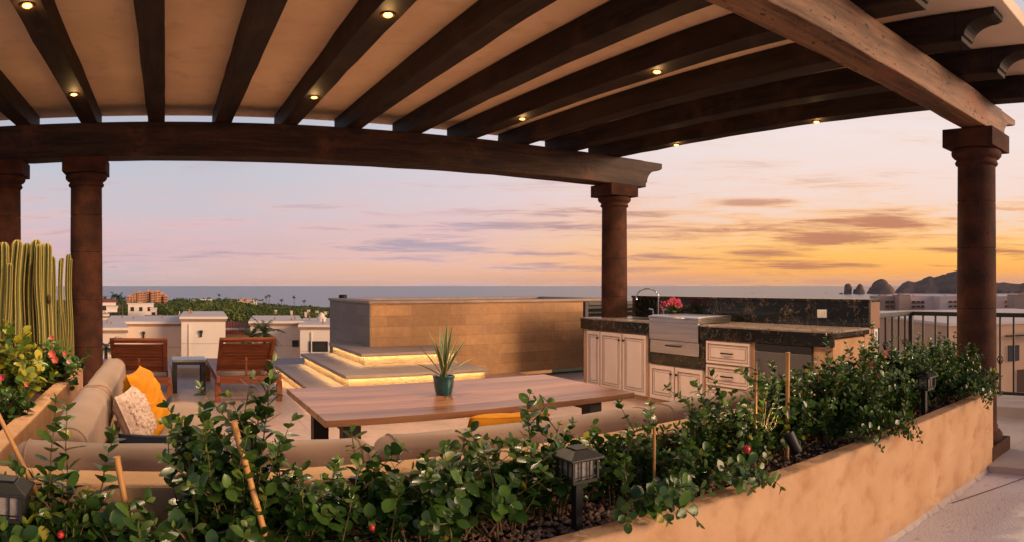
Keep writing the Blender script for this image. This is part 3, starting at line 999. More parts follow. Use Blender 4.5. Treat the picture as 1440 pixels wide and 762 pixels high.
def cab_door(y0, y1, z0, z1, knob=None, drawer=False, label=None):
    x = KX
    b = MB()
    b.box(x + 0.004, x + 0.027, y0, y1, z0, z1)
    fr = 0.05 if not drawer else 0.032
    # raised frame and raised centre panel
    b.box(x - 0.006, x + 0.0038, y0, y1, z1 - fr, z1).box(x - 0.006, x + 0.0038, y0, y1, z0, z0 + fr)
    b.box(x - 0.006, x + 0.0038, y0, y0 + fr, z0 + fr + .0005, z1 - fr - .0005).box(x - 0.006, x + 0.0038, y1 - fr, y1, z0 + fr + .0005, z1 - fr - .0005)
    g = fr + 0.026
    b.box(x - 0.002, x + 0.0036, y0 + g, y1 - g, z0 + g, z1 - g)
    nm = 'drawer' if drawer else 'cabinet_door'
    d = b.build(nm, M['cabinet'], kt, bevel=0.003)
    q = MB()
    for o, wd, xo in ((fr - 0.002, 0.007, -0.0068), (g + 0.004, 0.005, -0.0028), (0.001, 0.004, -0.0066)):
        a0, a1, c0, c1 = y0 + o, y1 - o, z0 + o, z1 - o
        q.box(x + xo, x + xo + 0.0012, a0, a1, c1 - wd, c1).box(x + xo, x + xo + 0.0012, a0, a1, c0, c0 + wd)
        q.box(x + xo, x + xo + 0.0012, a0, a0 + wd, c0 + wd, c1 - wd).box(x + xo, x + xo + 0.0012, a1 - wd, a1, c0 + wd, c1 - wd)
    q.build('trim_line', M['glaze'], d)
    hd = MB()
    if drawer:
        ym, zm = (y0 + y1) / 2, (z0 + z1) / 2
        hd.tube([(x - 0.008, ym - .075, zm), (x - 0.03, ym - .07, zm), (x - 0.032, ym, zm), (x - 0.03, ym + .07, zm), (x - 0.008, ym + .075, zm)], 0.008, 8)
    else:
        zk = z1 - 0.085
        hd.tube([(x - 0.006, knob, zk), (x - 0.02, knob, zk), (x - 0.028, knob, zk), (x - 0.036, knob, zk)], [0.007, 0.006, 0.016, 0.010], 12)
    hd.build('handle' if drawer else 'knob', M['knob'], d, smooth=60)


zb = 0.06
cab_door(6.925, 7.215, zb, 0.785, 6.955)
cab_door(6.475, 6.915, zb, 0.785, 6.515)
cab_door(6.015, 6.465, zb, 0.785, 6.425)
cab_door(5.535, 5.955, zb, 0.458, 5.575)
cab_door(5.085, 5.525, zb, 0.458, 5.485)
for (z0, z1) in ((0.545, 0.785), (0.31, 0.535), (0.06, 0.30)):
    cab_door(4.42, 5.04, z0, z1, drawer=True)
# sink with a tall faucet, let into the counter
mb = MB().box(5.33, 5.62, 6.12, 6.62, 0.9503, 0.953)
sk = mb.build('sink_rim', M['steel'], kt)
MB().box(5.345, 5.605, 6.135, 6.605, 0.9532, 0.9545).build('basin', M['black'], sk)
fc = MB()
fx, fy = 5.70, 6.36
fc.box(fx - 0.03, fx + 0.03, fy - 0.13, fy + 0.13, 0.9503, 0.985)
pts = [(fx, fy, 0.98), (fx, fy, 1.22)]
for i in range(13):
    t = i / 12 * PI * 1.08
    pts.append((fx - 0.10 + 0.10 * math.cos(t), fy + 0.10 - 0.10 * math.cos(t), 1.22 + 0.115 * math.sin(t)))
fc.tube(pts, [0.012] * 2 + [0.010] * 12 + [0.012], 10)
for s in (-1, 1):
    fc.tube([(fx, fy + s * 0.10, 0.98), (fx, fy + s * 0.10, 1.06)], 0.015, 10)
    fc.tube([(fx - .01, fy + s * 0.08, 1.065), (fx - .01, fy + s * 0.165, 1.075)], 0.011, 8)
fc.build('faucet', M['chrome'], kt, smooth=50)
# built-in grill
gr = thing('built_in_grill', 'stainless drop-in grill with flat lid and front drawer', 'grill', (5.45, 5.52, 0.9))
mb = MB()
mb.box(KX - 0.045, KX + 0.0, GY0 + 0.003, GY1 - 0.003, 0.755, 0.955)
mb.build('front_panel', M['steel'], gr, bevel=0.006)
mb = MB().box(KX - 0.028, KX + 0.028, GY0 + 0.003, GY1 - 0.003, 0.602, 0.75)
dr = mb.build('drawer', M['steel'], gr, bevel=0.004)
MB().tube([(KX - 0.03, 5.40, 0.695), (KX - 0.055, 5.41, 0.695), (KX - 0.055, 5.63, 0.695), (KX - 0.03, 5.64, 0.695)], 0.007, 8).build('handle', M['knob'], dr, smooth=60)
mb = MB().box(KX - 0.045, 5.69, GY0 + 0.003, GY1 - 0.003, 0.956, 1.0)
mb.build('cooking_box', M['steel'], gr, bevel=0.004)
mb = MB()
mb.prism([(KX - 0.05, 1.003), (KX - 0.05, 1.022), (KX + 0.04, 1.034), (5.69, 1.034), (5.69, 1.003)], GY0 - 0.012, GY1 + 0.012, 'y')
ld = mb.build('lid', M['steel'], gr, bevel=0.005)
MB().tube([(KX - 0.052, 5.32, 1.01), (KX - 0.085, 5.33, 1.012), (KX - 0.085, 5.71, 1.012), (KX - 0.052, 5.72, 1.01)], 0.009, 8).build('handle', M['steel'], ld, smooth=60)
# under-counter fridge
fg = thing('mini_fridge', 'dark glass-fronted under-counter fridge beside the drawers', 'fridge', (5.2, 3.95, 0))
MB().box(KX - 0.002, KX + 0.0295, 3.66, 4.36, 0.0, 0.72).build('door', M['fridge'], fg, bevel=0.006)
MB().box(KX - 0.004, KX + 0.0295, 3.66, 4.36, 0.725, 0.795).build('control_panel', M['black'], fg, bevel=0.004)
MB().tube([(KX - 0.004, 4.30, 0.10), (KX - 0.035, 4.30, 0.12), (KX - 0.035, 4.30, 0.62), (KX - 0.004, 4.30, 0.64)], 0.008, 8).build('handle', M['steel'], fg, smooth=60)


# ------------------------------------------------------------------ leaves, flowers, pots
def leaf(mb, p, d, up, L, W, m=0, fold=0.25, curl=0.15, pointed=False):
    """one oval leaf: base p, axis d, normal about up"""
    d = d.normalized()
    s = d.cross(up)
    if s.length < 1e-4:
        s = d.cross(Vector((0.3, 0.5, 0.8)))
    s.normalize()
    u = s.cross(d).normalized()
    rows = ((0.28, 0.82), (0.62, 1.0), (0.88, 0.58)) if not pointed else ((0.25, 1.0), (0.6, 0.75), (0.85, 0.3))
    o = len(mb.v)
    mb.v.append(tuple(p))
    for t, w in rows:
        c = p + d * (L * t) - u * (L * curl * t * t)
        hw = W * 0.5 * w
        mb.v.append(tuple(c - s * hw + u * (hw * fold)))
        mb.v.append(tuple(c))
        mb.v.append(tuple(c + s * hw + u * (hw * fold)))
    mb.v.append(tuple(p + d * L - u * (L * curl)))
    f = [(o, o + 2, o + 1), (o, o + 3, o + 2)]
    for r in (0, 1):
        a = o + 1 + 3 * r
        f += [(a, a + 1, a + 4, a + 3), (a + 1, a + 2, a + 5, a + 4)]
    e = o + 10
    f += [(o + 7, o + 8, e), (o + 8, o + 9, e)]
    mb.f += f
    mb.m += [m] * len(f)


def rand_dir():
    while True:
        v = Vector((rnd(-1, 1), rnd(-1, 1), rnd(-1, 1)))
        if 0.1 < v.length < 1:
            return v.normalized()


AVOID = [(Vector((0, 0, -9)), 0.1)]


def branch(fo, st, p, d, length, ls, depth=0, droop=0.0, young=0.5, bare=0.12, r0=0.004, yellow=0.02, box=None):
    step_ = 0.026 * (ls / 0.05)
    n = max(3, int(length / step_))
    pts = [p.copy()]
    side = d.cross(Vector((0, 0, 1)))
    if side.length < .01:
        side = Vector((1, 0, 0))
    side.normalize()
    tw = rnd(0, PI)
    d = d.normalized()
    for i in range(n):
        t = i / n
        d = (d + rand_dir() * 0.10 + Vector((0, 0, 0.05 - droop * t))).normalized()
        p = p + d * step_
        if box and (p.z < box[2]) and (box[0] < p.y < box[1]):
            p.z = box[2]
            d.z = abs(d.z) * 0.5
        if box and box[0] > 0 and p.y > 2.42 and p.z < 0.68:
            p.y = 2.42
            d.y = -abs(d.y)
        pts.append(p.copy())
        if t > bare:
            tw += PI / 2 + rnd(-0.4, 0.4)
            a = side * math.cos(tw) + d.cross(side) * math.sin(tw)
            for sg in (-1, 1):
                if random.random() < 0.08:
                    continue
                dd = (a * sg * 0.9 + d * rnd(0.25, 0.6) + Vector((0, 0, rnd(-.1, .35))) + rand_dir() * 0.25)
                size = ls * rnd(0.60, 1.26) * (1 - 0.45 * max(0, t - 0.7) / 0.3)
                mi = 2 if (t > 1 - 0.14 * young * rnd(0.3, 2.0)) else (1 if random.random() < 0.42 else 0)
                if random.random() < yellow:
                    mi = 3
                tip = p + dd.normalized() * size * 0.7
                if any((tip - q_).length < r_ for q_, r_ in AVOID):
                    continue
                leaf(fo, p, dd, (d + Vector((0, 0, 0.6)) + rand_dir() * 0.3), size, size * rnd(0.68, 0.82), mi, rnd(0.05, 0.35), rnd(0.0, 0.22))
        if depth > 0 and 0.15 < t < 0.9 and random.random() < 0.26:
            sd = (d * 0.6 + side * rnd(-1, 1) + d.cross(side) * rnd(-1, 1) + Vector((0, 0, 0.15))).normalized()
            branch(fo, st, p, sd, length * rnd(0.25, 0.55), ls * 0.95, depth - 1, droop * 0.5, young, 0.08, r0 * 0.6, yellow, box)
    for q in range(1):
        leaf(fo, p, d + rand_dir() * 0.2, side, ls * 0.6, ls * 0.3, 2)
    k = max(1, len(pts) // 7)
    sub = pts[::k]
    if sub[-1] != pts[-1]:
        sub.append(pts[-1])
    st.tube(sub, [r0 * (1 - 0.65 * i / (len(sub) - 1)) for i in range(len(sub))], 5)


GZ = 0.45      # gravel level in the front planter


def shrub(label, x, y, h, spread, n, ls, extra=(), sprigs=(), yellow=0.016, young=0.5, fruit=(), flowers=(), group='glossy-leaved shrubs in the front planter',
          name='planter_shrub', base_z=GZ, depth=1, box=(1.86, 2.05, 0.51), leaves=None, dens=1.7):
    t = thing(name, label, 'shrub', (x, y, base_z), group)
    fo, st = MB(), MB()
    n = int(n * dens)
    for i in range(n):
        a = rnd(0, 2 * PI)
        tilt = rnd(0.05, 1.0) * spread * 1.25
        d = Vector((math.cos(a) * tilt, math.sin(a) * tilt * 0.75, 1.0))
        L = h * rnd(0.65, 1.08) * (1 - 0.18 * tilt)
        p = Vector((x + rnd(-.13, .13), y + rnd(-.06, .06), base_z - 0.02))
        branch(fo, st, p, d, L, ls, depth, 0.03 + 0.10 * tilt * rnd(0.3, 1), young, 0.10, 0.005, yellow, box)
    # skirts of low growth
    for i in range(n // 2):
        a = rnd(0, 2 * PI)
        d = Vector((math.cos(a), math.sin(a) * 0.6, rnd(0.25, 0.7)))
        p = Vector((x + rnd(-.16, .16), y + rnd(-.06, .06), base_z + rnd(0.02, 0.16)))
        branch(fo, st, p, d, h * rnd(0.3, 0.5), ls, 0, 0.1, young * 0.5, 0.05, 0.004, yellow, box)
    for (ox, oy, oz, dx, dy, dz, L, dr) in extra:
        branch(fo, st, Vector((x + ox, y + oy, base_z + oz)), Vector((dx, dy, dz)), L, ls, 0, dr, 0.3, 0.1, 0.0045, yellow, box)
    for (X, dirx) in sprigs:
        for k in range(5):
            branch(fo, st, Vector((X + rnd(-.09, .09), 2.02 + rnd(-.02, .03), 0.53)), Vector((dirx + rnd(-.35, .35), -1, rnd(0.15, 0.5))), rnd(0.20, 0.38), ls * 1.05, 0, rnd(0.22, 0.36), 0.3, 0.05, 0.004, yellow, None)
    fo.build('foliage', leaves or [M['leaf_a'], M['leaf_b'], M['leaf_c'], M['leaf_y']], t, smooth=0, fixn=False)
    st.build('stem', M['stem'], t, smooth=0)
    for (px, py, Y, rr) in fruit:
        p = on_depth(px, py, Y)
        b = MB()
        b.lathe([(0.001, -rr), (rr * .7, -rr * .72), (rr, 0), (rr * .8, rr * .62), (rr * .35, rr * 1.0), (0.001, rr * 1.1)], p, 12)
        b.build('fruit', M['fruit'], t, smooth=0)
    for (px, py, Y, rr, mm) in flowers:
        p = on_depth(px, py, Y)
        b = MB()
        for k in range(6):
            q = 2 * PI * k / 6
            leaf(b, p, Vector((math.cos(q), -0.7, math.sin(q))), Vector((0, -1, 0.2)), rr, rr * 0.7, 0, 0.2, -0.2)
        b.build('flower', M[mm], t, smooth=0, fixn=False)
    return t


spot_p = on_depth(1117, 626, 2.09)
spot_d = Vector((-0.40, 0.42, 0.95)).normalized()
AVOID = [(Vector((x_, y_, 0.69)), 0.085) for x_, y_ in ((1.475, 2.11), (-0.50, 2.10), (4.33, 2.075))]
AVOID += [(Vector((4.25, 2.035, 0.70)), 0.085), (Vector((4.16, 2.0, 0.72)), 0.075), (Vector((1.475, 2.03, 0.69)), 0.09), (Vector((1.46, 2.03, 0.58)), 0.07), (spot_p, 0.06)] + [(spot_p + spot_d * (0.06 + 0.05 * k_), 0.045 + 0.018 * k_) for k_ in range(4)]
shrub('low dense shrub beside the half-seen lantern at the frame edge', -0.62, 2.22, 0.34, 0.8, 16, 0.058, young=0.7)
shrub('broad-leaved shrub below the thick short bamboo cane, with big leaves low down', -0.30, 2.12, 0.29, 0.85, 20, 0.064, young=0.8, yellow=0.012,
      fruit=((85, 752, 2.05, 0.013),),
      extra=((-.08, .1, .1, -0.15, 0.2, 1, 0.44, 0.02), (-.02, .12, .1, -0.10, 0.3, 1, 0.40, 0.03), (.06, .12, .1, 0.12, 0.3, 1, 0.36, 0.05)))
shrub('tall leggy shrub climbing the slanting bamboo cane in front of the loungers', 0.24, 2.26, 0.50, 0.46, 13, 0.058, young=0.8,
      extra=((.02, 0, .05, 0.10, 0.05, 1, 0.66, 0.01), (0, 0, .1, 0.26, 0.1, 1, 0.54, 0.05), (-.02, 0, .1, -0.28, 0.1, 1, 0.36, 0.06), (.05, 0, .05, 0.02, 0, 1, 0.60, 0.0)))
shrub('round bushy shrub low between the leggy shrub and the table legs', 0.02, 2.10, 0.22, 0.95, 16, 0.062, young=0.6)
shrub('wispy shrub with bare twigs in front of the black table legs', 0.56, 2.24, 0.40, 0.85, 12, 0.056, young=0.7)
shrub('dense dark shrub under the front edge of the table', 0.85, 2.18, 0.38, 0.95, 13, 0.057, fruit=((523, 742, 2.05, 0.010),))
shrub('spreading shrub in front of the mustard pillow under the table', 1.15, 2.24, 0.40, 0.85, 12, 0.055, young=0.6, yellow=0.012)
shrub('shrub reaching over the gravel just behind the middle lantern', 1.52, 2.30, 0.42, 0.8, 12, 0.053, sprigs=((1.66, 0.1),))
shrub('shrub by the short thin cane right of the middle lantern', 1.88, 2.28, 0.36, 0.9, 12, 0.046, young=0.7)
shrub('shrub trailing a sprig over the wall cap near the gravel', 2.05, 2.12, 0.20, 0.9, 9, 0.046, sprigs=((2.15, 0.3),), extra=((-.2, -.06, .08, -0.3, -1, 0.5, 0.30, 0.32), (.1, -.06, .08, 0.3, -1, 0.5, 0.30, 0.32), (-.35, -.05, .04, -0.2, -1, 0.5, 0.26, 0.3)))
shrub('shrub in front of the low cabinet doors', 2.28, 2.28, 0.40, 0.85, 12, 0.044, fruit=((1050, 632, 2.02, 0.020),))
shrub('spotlit yellow-green shrub behind the garden spotlight', 2.66, 2.24, 0.42, 0.8, 13, 0.044, young=1.0, yellow=0.07)
shrub('upright shrub in front of the drawers beside the tall cane', 2.98, 2.28, 0.48, 0.75, 16, 0.042, dens=2.3, young=0.6, yellow=0.04)
shrub('shrub trailing a long branch over the wall in front of the dark fridge', 3.36, 2.20, 0.47, 0.8, 18, 0.042, dens=2.6, sprigs=((3.2, 0.5), (3.34, 0.8)),
      extra=((.0, -.13, .10, 0.35, -1, 0.55, 0.40, 0.34), (.08, -.13, .10, 0.7, -1, 0.5, 0.46, 0.34), (.12, -.13, .08, 0.9, -1, 0.4, 0.40, 0.3)), flowers=((1161, 527, 2.2, 0.035, 'pale'), (1240, 590, 2.06, 0.03, 'pale')))
shrub('bushy shrub with pink buds in front of the ochre counter end', 3.78, 2.24, 0.49, 0.8, 18, 0.042, dens=2.6,
      extra=((.1, .05, .1, 0.12, 0, 1, 0.60, 0.0),), flowers=((1241, 497, 2.25, 0.04, 'coral'), (1222, 513, 2.2, 0.035, 'coral'), (1232, 528, 2.15, 0.028, 'pink')))
shrub('dense shrub in front of the railing corner', 4.22, 2.22, 0.50, 0.85, 18, 0.042, dens=2.6, fruit=((1272, 664, 1.96, 0.017),))
shrub('dense shrub between the far lantern and the near column', 4.64, 2.24, 0.51, 0.8, 18, 0.042, dens=2.6)
shrub('shrub at the planter end trailing foliage over the wall by the near column', 5.02, 2.17, 0.50, 0.8, 20, 0.042, dens=2.4, sprigs=((4.75, 0.3), (4.95, 0.2)),
      extra=tuple((.03 * k - .1, -.10, .12, -0.4 + 0.2 * k, -1, 0.55, 0.34, 0.36) for k in range(7)))

# front planter
fp = thing('front_planter', 'long ochre stucco planter with a low outer wall and wider rim', 'planter', (1.2, 2.2, 0))
mb = MB()
n = 60
PZ = 0.487
hewn(mb, -3.5, 5.30, 1.90, 2.015, lambda a: -0.30, PZ + 0.30, 'x', 0.10, 0.006, seed=77)
mb.box(5.185, 5.2998, 2.0151, 2.64, -0.30, PZ - .001)
mb.box(-3.5, -3.38, 2.0151, 2.64, -0.30, PZ - .001)
wl = mb.build('wall', M['stucco'], fp, bevel=0.014, seg=3)
MB().box(-3.38, 5.185, 2.44, 2.64, -0.3, 0.655).build('back_wall', M['stucco'], fp, bevel=0.02, seg=3)
struct('planter_soil', MB().box(-3.379, 5.184, 2.016, 2.439, 0.2, GZ - 0.012), M['soil'])
cf = MB()
random.seed(5)
N_ = 90
for i in range(N_ + 1):
    x = 2.0 + (5.14 - 2.0) * i / N_
    w_ = 0.014 + 0.022 * mnoise.noise(Vector((x * 7, 0, 0))) + rnd(-.006, .006)
    cf.v += [(x, 1.905, -0.10 + 0.008 * mnoise.noise(Vector((x * 9, 4, 0)))), (x, 1.895 - max(.008, w_), -0.1435)]
for i in range(N_):
    cf.f.append((2 * i, 2 * i + 1, 2 * i + 3, 2 * i + 2))
    cf.m.append(0)
cf.build('cement_fillet', M['walk'], fp)
# gravel on the soil
gv = MB()
for i in range(2600):
    x = rnd(-0.7, 5.1) if i % 3 else rnd(0.9, 2.6)
    y = rnd(2.03, 2.42)
    r = rnd(0.006, 0.017)
    o = len(gv.v)
    q = Matrix.Rotation(rnd(0, 6), 3, 'Z')
    for (a, b_, c) in ((1, 0, 0), (0.3, 0.9, 0), (-0.8, 0.6, 0), (-0.8, -0.6, 0), (0.3, -0.9, 0), (0.15, 0.1, 0.75), (0, 0, -0.6)):
        v = q @ Vector((a * r * rnd(.8, 1.4), b_ * r * rnd(.8, 1.2), c * r * rnd(.7, 1.2)))
        gv.v.append((x + v.x, y + v.y, GZ - 0.009 + v.z + r * 0.4))
    for k in range(5):
        k2 = (k + 1) % 5
        gv.f += [(o + k, o + k2, o + 5), (o + k2, o + k, o + 6)]
        gv.m += [0, 0]
g = gv.build('gravel', M['pebble'])
tag(g, 'brown and tan pebbles covering the soil of the front planter', 'gravel', kind='stuff')

# bamboo canes
CG = 'bamboo canes staking the planter shrubs'
for (x1, y1, x2, y2, Y, r, lb) in (
        (-6, 575, 22, 632, 2.30, 0.0085, 'slanting bamboo cane at the frame edge, in front of the cactus planter'),
        (164, 642, 173, 690, 2.13, 0.0105, 'short thick upright bamboo cane below the ivory pillow'),
        (328, 592, 358, 700, 2.14, 0.0110, 'long slanting bamboo cane in front of the wooden loungers'),
        (920, 600, 920, 690, 2.16, 0.0065, 'thin dark cane right of the middle lantern'),
        (991, 566, 990, 630, 2.30, 0.0075, 'thin cane standing in front of the low cabinet doors'),
        (1063, 522, 1062, 600, 2.20, 0.0085, 'pale cane in front of the drawers'),
        (1108, 495, 1107, 610, 2.19, 0.0112, 'stout orange cane in front of the dark fridge'),
        (1153, 520, 1150, 600, 2.28, 0.0080, 'thin cane by the pale flower in front of the counter end')):
    a, b_ = on_depth(x1, y1, Y), on_depth(x2, y2, Y)
    b_ = a + (b_ - a) * max(1.0, (a.z - GZ + 0.03) / max(0.05, a.z - b_.z))
    base = b_
    mb = MB()
    L = (a - b_).length
    pts, rr = [], []
    nk = max(2, int(L / 0.13))
    for i in range(nk + 1):
        t = i / nk
        for dt, k in ((-0.006 / L, 1.0), (0, 1.22), (0.006 / L, 1.0)):
            if 0 <= t + dt <= 1:
                pts.append(b_ + (a - b_) * (t + dt))
                rr.append(r * k)
    mb.tube(pts, rr, 10)
    tag(mb.build('bamboo_cane', M['bamboo'], smooth=45, loc=base), lb, 'cane', CG)


# lanterns on stakes
def lantern(label, x, y):
    t = thing('garden_lantern', label, 'lantern', (x, y, GZ - 0.02), 'square black path lanterns in the front planter')
    z0 = GZ - 0.02
    MB().box(x - 0.017, x + 0.017, y - 0.017, y + 0.017, z0, 0.635).build('post', M['black'], t, bevel=0.003)
    hb = MB()
    w_ = 0.055
    hb.box(x - w_, x + w_, y - w_, y + w_, 0.636, 0.648)
    for sx in (-1, 1):
        for sy in (-1, 1):
            hb.box(x + sx * w_ - 0.005, x + sx * w_ + 0.005, y + sy * w_ - 0.005, y + sy * w_ + 0.005, 0.6485, 0.722)
    for s in (-1, 1):
        for o in (-0.019, 0.019):
            hb.box(x + o - 0.0025, x + o + 0.0025, y + s * w_ - 0.003, y + s * w_ + 0.003, 0.6485, 0.722)
            hb.box(x + s * w_ - 0.003, x + s * w_ + 0.003, y + o - 0.0025, y + o + 0.0025, 0.6485, 0.722)
        hb.box(x - w_ + .006, x + w_ - .006, y + s * (w_ + .001) - 0.002, y + s * (w_ + .001) + 0.002, 0.658, 0.662)
        hb.box(x + s * (w_ + .001) - 0.002, x + s * (w_ + .001) + 0.002, y - w_ + .006, y + w_ - .006, 0.658, 0.662)
    hb.build('cage', M['black'], t)
    MB().box(x - w_ + 0.009, x + w_ - 0.009, y - w_ + 0.009, y + w_ - 0.009, 0.649, 0.7215).build('glass_shade', M['glass'], t)
    rf = MB()
    a, c = 0.077, 0.037
    vs = [(x - a, y - a, 0.7225), (x + a, y - a, 0.7225), (x + a, y + a, 0.7225), (x - a, y + a, 0.7225),
          (x - a, y - a, 0.732), (x + a, y - a, 0.732), (x + a, y + a, 0.732), (x - a, y + a, 0.732),
          (x - c, y - c, 0.757), (x + c, y - c, 0.757), (x + c, y + c, 0.757), (x - c, y + c, 0.757)]
    fs = [(0, 1, 2, 3), (8, 9, 10, 11)]
    for i in range(4):
        j = (i + 1) % 4
        fs += [(i, j, 4 + j, 4 + i), (4 + i, 4 + j, 8 + j, 8 + i)]
    rf.add(vs, fs)
    rf.box(x - c + .005, x + c - .005, y - c + .005, y + c - .005, 0.7575, 0.764)
    rf.build('roof', M['black'], t, bevel=0.003)


lantern('square black lantern on a post standing clear over the gravel', 1.475, 2.11)
lantern('square black lantern cut by the frame edge among broad leaves', -0.50, 2.10)
lantern('square black lantern among the dense shrubs near the right-hand stone column', 4.33, 2.075)

# garden spotlight
p = on_depth(1117, 626, 2.09)
sp = thing('garden_spotlight', 'black cylindrical garden spotlight on a spike aimed into the shrubs', 'spotlight', (p.x, p.y, GZ - 0.02))
MB().tube([(p.x + 0.01, p.y, GZ - 0.02), (p.x + 0.01, p.y, p.z - 0.05)], 0.010, 10).box(p.x - .012, p.x + .032, p.y - .013, p.y + .013, p.z - 0.055, p.z - 0.02).build('spike', M['black'], sp, smooth=40)
ax = Vector((-0.25, 0.45, 1)).normalized()
c0 = p - ax * 0.045
hd = MB().tube([c0, c0 + ax * 0.01, c0 + ax * 0.07], [0.022, 0.029, 0.029], 18).tube([c0 + ax * 0.0701, c0 + ax * 0.115], [0.029, 0.031], 18, caps=False).tube([c0 + ax * 0.115, c0 + ax * 0.0702], [0.028, 0.026], 18, caps=False).build('lamp_head', M['black'], sp, smooth=40)
MB().tube([c0 + ax * 0.071, c0 + ax * 0.073], [0.025, 0.025], 16).build('lens', M['lamp_on'], sp)
MB().obox(p + Vector((0.021, -0.021, 0.0)), (0.022, 0.002, 0.042), Matrix.Rotation(0.75, 3, 'Z') @ Matrix.Rotation(-0.3, 3, 'Y')).build('white_patch', M['white'], sp)  # thin white patch on the side of the lamp head
L = bpy.data.lights.new('garden_spot_lamp', 'SPOT')
L.energy = 8
L.color = (1.0, 0.66, 0.28)
L.spot_size = math.radians(85)
L.spot_blend = 0.6
L.shadow_soft_size = 0.02
o = bpy.data.objects.new('garden_spot_lamp', L)
o.location = c0 + ax * 0.12
o.rotation_euler = (Vector((-0.62, 0.42, 0.75))).to_track_quat('-Z', 'Y').to_euler()
COL.objects.link(o)

# ------------------------------------------------------------------ left planter with cacti
lp = thing('side_planter', 'ochre stucco planter holding the cactus row and flowering shrubs', 'planter', (-2, 4.8, 0))
mb = MB()
mb.box(-0.955, -0.835, 2.75, 6.86, -0.1, 0.53).box(-3.4, -0.956, 6.74, 6.86, -0.1, 0.529).box(-3.4, -3.28, 2.75, 6.739, -0.1, 0.529).box(-3.279, -0.956, 2.75, 2.87, -0.1, 0.529)
mb.build('wall', M['stucco_cap'], lp, bevel=0.012, seg=3)
struct('planter_bed', MB().box(-3.279, -0.956, 2.871, 6.739, 0.2, 0.44), M['soil'])

CL = {}


def cactus(label, px, wpx, topy, Y, seed, lean=0.0, ribs=7, base_z=0.43, scar=False):
    a = az(px)
    x = Y * math.tan(a)
    r = Y / math.cos(a)
    R = wpx * 0.46 / F * r
    lean = 0.03 * math.sin(seed * 7)
    top = EYE + (H0 - topy) / F * r
    h = top - base_z
    t = MB()
    n = ribs * 6
    prof = []
    nz = 16
    for i in range(nz + 1):
        q = i / nz
        k = 1.0
        prof.append((k, q * (h - R * 1.1)))
    for i in range(1, 6):
        th = i / 5 * PI / 2
        prof.append((max(0.06, math.cos(th)), h - R * 1.1 + math.sin(th) * R * 1.1))
    vs, fs, ms = [], [], []
    for (k, z) in prof:
        w_ = R * k * (1 + 0.05 * mnoise.noise(Vector((z * 2.2, seed, 0))))
        ox = lean * (z / h) ** 1.5 + 0.026 * mnoise.noise(Vector((z * 1.6, seed, 5)))
        for i in range(n):
            th = 2 * PI * i / n + seed
            ph = (i % 6) / 6
            rib = (1.0, 0.88, 0.72, 0.64, 0.72, 0.88)[i % 6]
            vs.append((x + ox + w_ * rib * math.cos(th), Y + w_ * rib * math.sin(th), base_z + z))
    for j in range(len(prof) - 1):
        for i in range(n):
            i2 = (i + 1) % n
            fs.append((j * n + i, j * n + i2, (j + 1) * n + i2, (j + 1) * n + i))
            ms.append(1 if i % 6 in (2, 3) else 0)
    fs.append(tuple((len(prof) - 1) * n + i for i in range(n)))
    ms.append(0)
    t.v, t.f, t.m = vs, fs, ms
    c = thing('column_cactus', label, 'cactus', (x, Y, base_z), 'ribbed column cacti in the side planter')
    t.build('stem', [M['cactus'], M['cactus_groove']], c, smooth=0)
    e = MB()
    for rb in range(ribs):
        pts = []
        for j, (k, z) in enumerate(prof[:-1]):
            v = vs[j * n + rb * 6]
            pts.append(v)
        e.tube(pts, R * 0.13, 5)
    e.build('spine_row', M['spine'], c, fixn=False)
    if scar:
        v = vs[9 * n]
        q = on_depth(69, 420, Y - R * 0.95)
        MB().lathe([(0.002, -.05), (.018, -.03), (.022, 0), (.018, .03), (.002, .05)], q, 10).build('scar', M['scar'], c, smooth=0)


cs = [('cut-off wide cactus stem at the frame edge', 2, 15, 341, 6.2, 0.3), ('shorter pale cactus stem standing in front of the edge stems', 8.5, 10, 371, 6.0, 1.1),
      ('wide round-topped cactus stem in front of the half-hidden column', 19, 17, 338, 6.25, 2.0), ('cactus stem with a flat crown beside the half-hidden column', 33, 14, 342, 6.4, 2.9),
      ('tallest cactus stem, dark and round-topped, in the middle of the row', 47, 17, 337.5, 6.35, 3.7), ('slim cactus stem just right of the tallest one', 57.5, 11, 344, 6.25, 4.4),
      ('cactus stem with a dark scar halfway up', 68.5, 15, 342, 6.3, 5.2)]
for i, (lb, px, wp, ty, Y, sd) in enumerate(cs):
    cactus(lb, px, wp, ty, Y, sd, 0.0, 6, scar=(i == 6))
for i, (lb, px, wp, ty) in enumerate((('thin cactus stem right behind the scarred stem', 78.5, 8, 361), ('thin cactus stem, second shortest of the thin ones', 84, 7, 363),
                                      ('thin cactus stem with a pale edge between thinner neighbours', 89.5, 7.5, 365), ('thin dark-tipped cactus stem near the second column', 95.5, 8, 357.5),
                                      ('thinnest cactus stem touching the second column', 101, 6, 364))):
    cactus(lb, px, wp, ty, 6.62, i * 1.3 + 0.7, 0.0, 5)

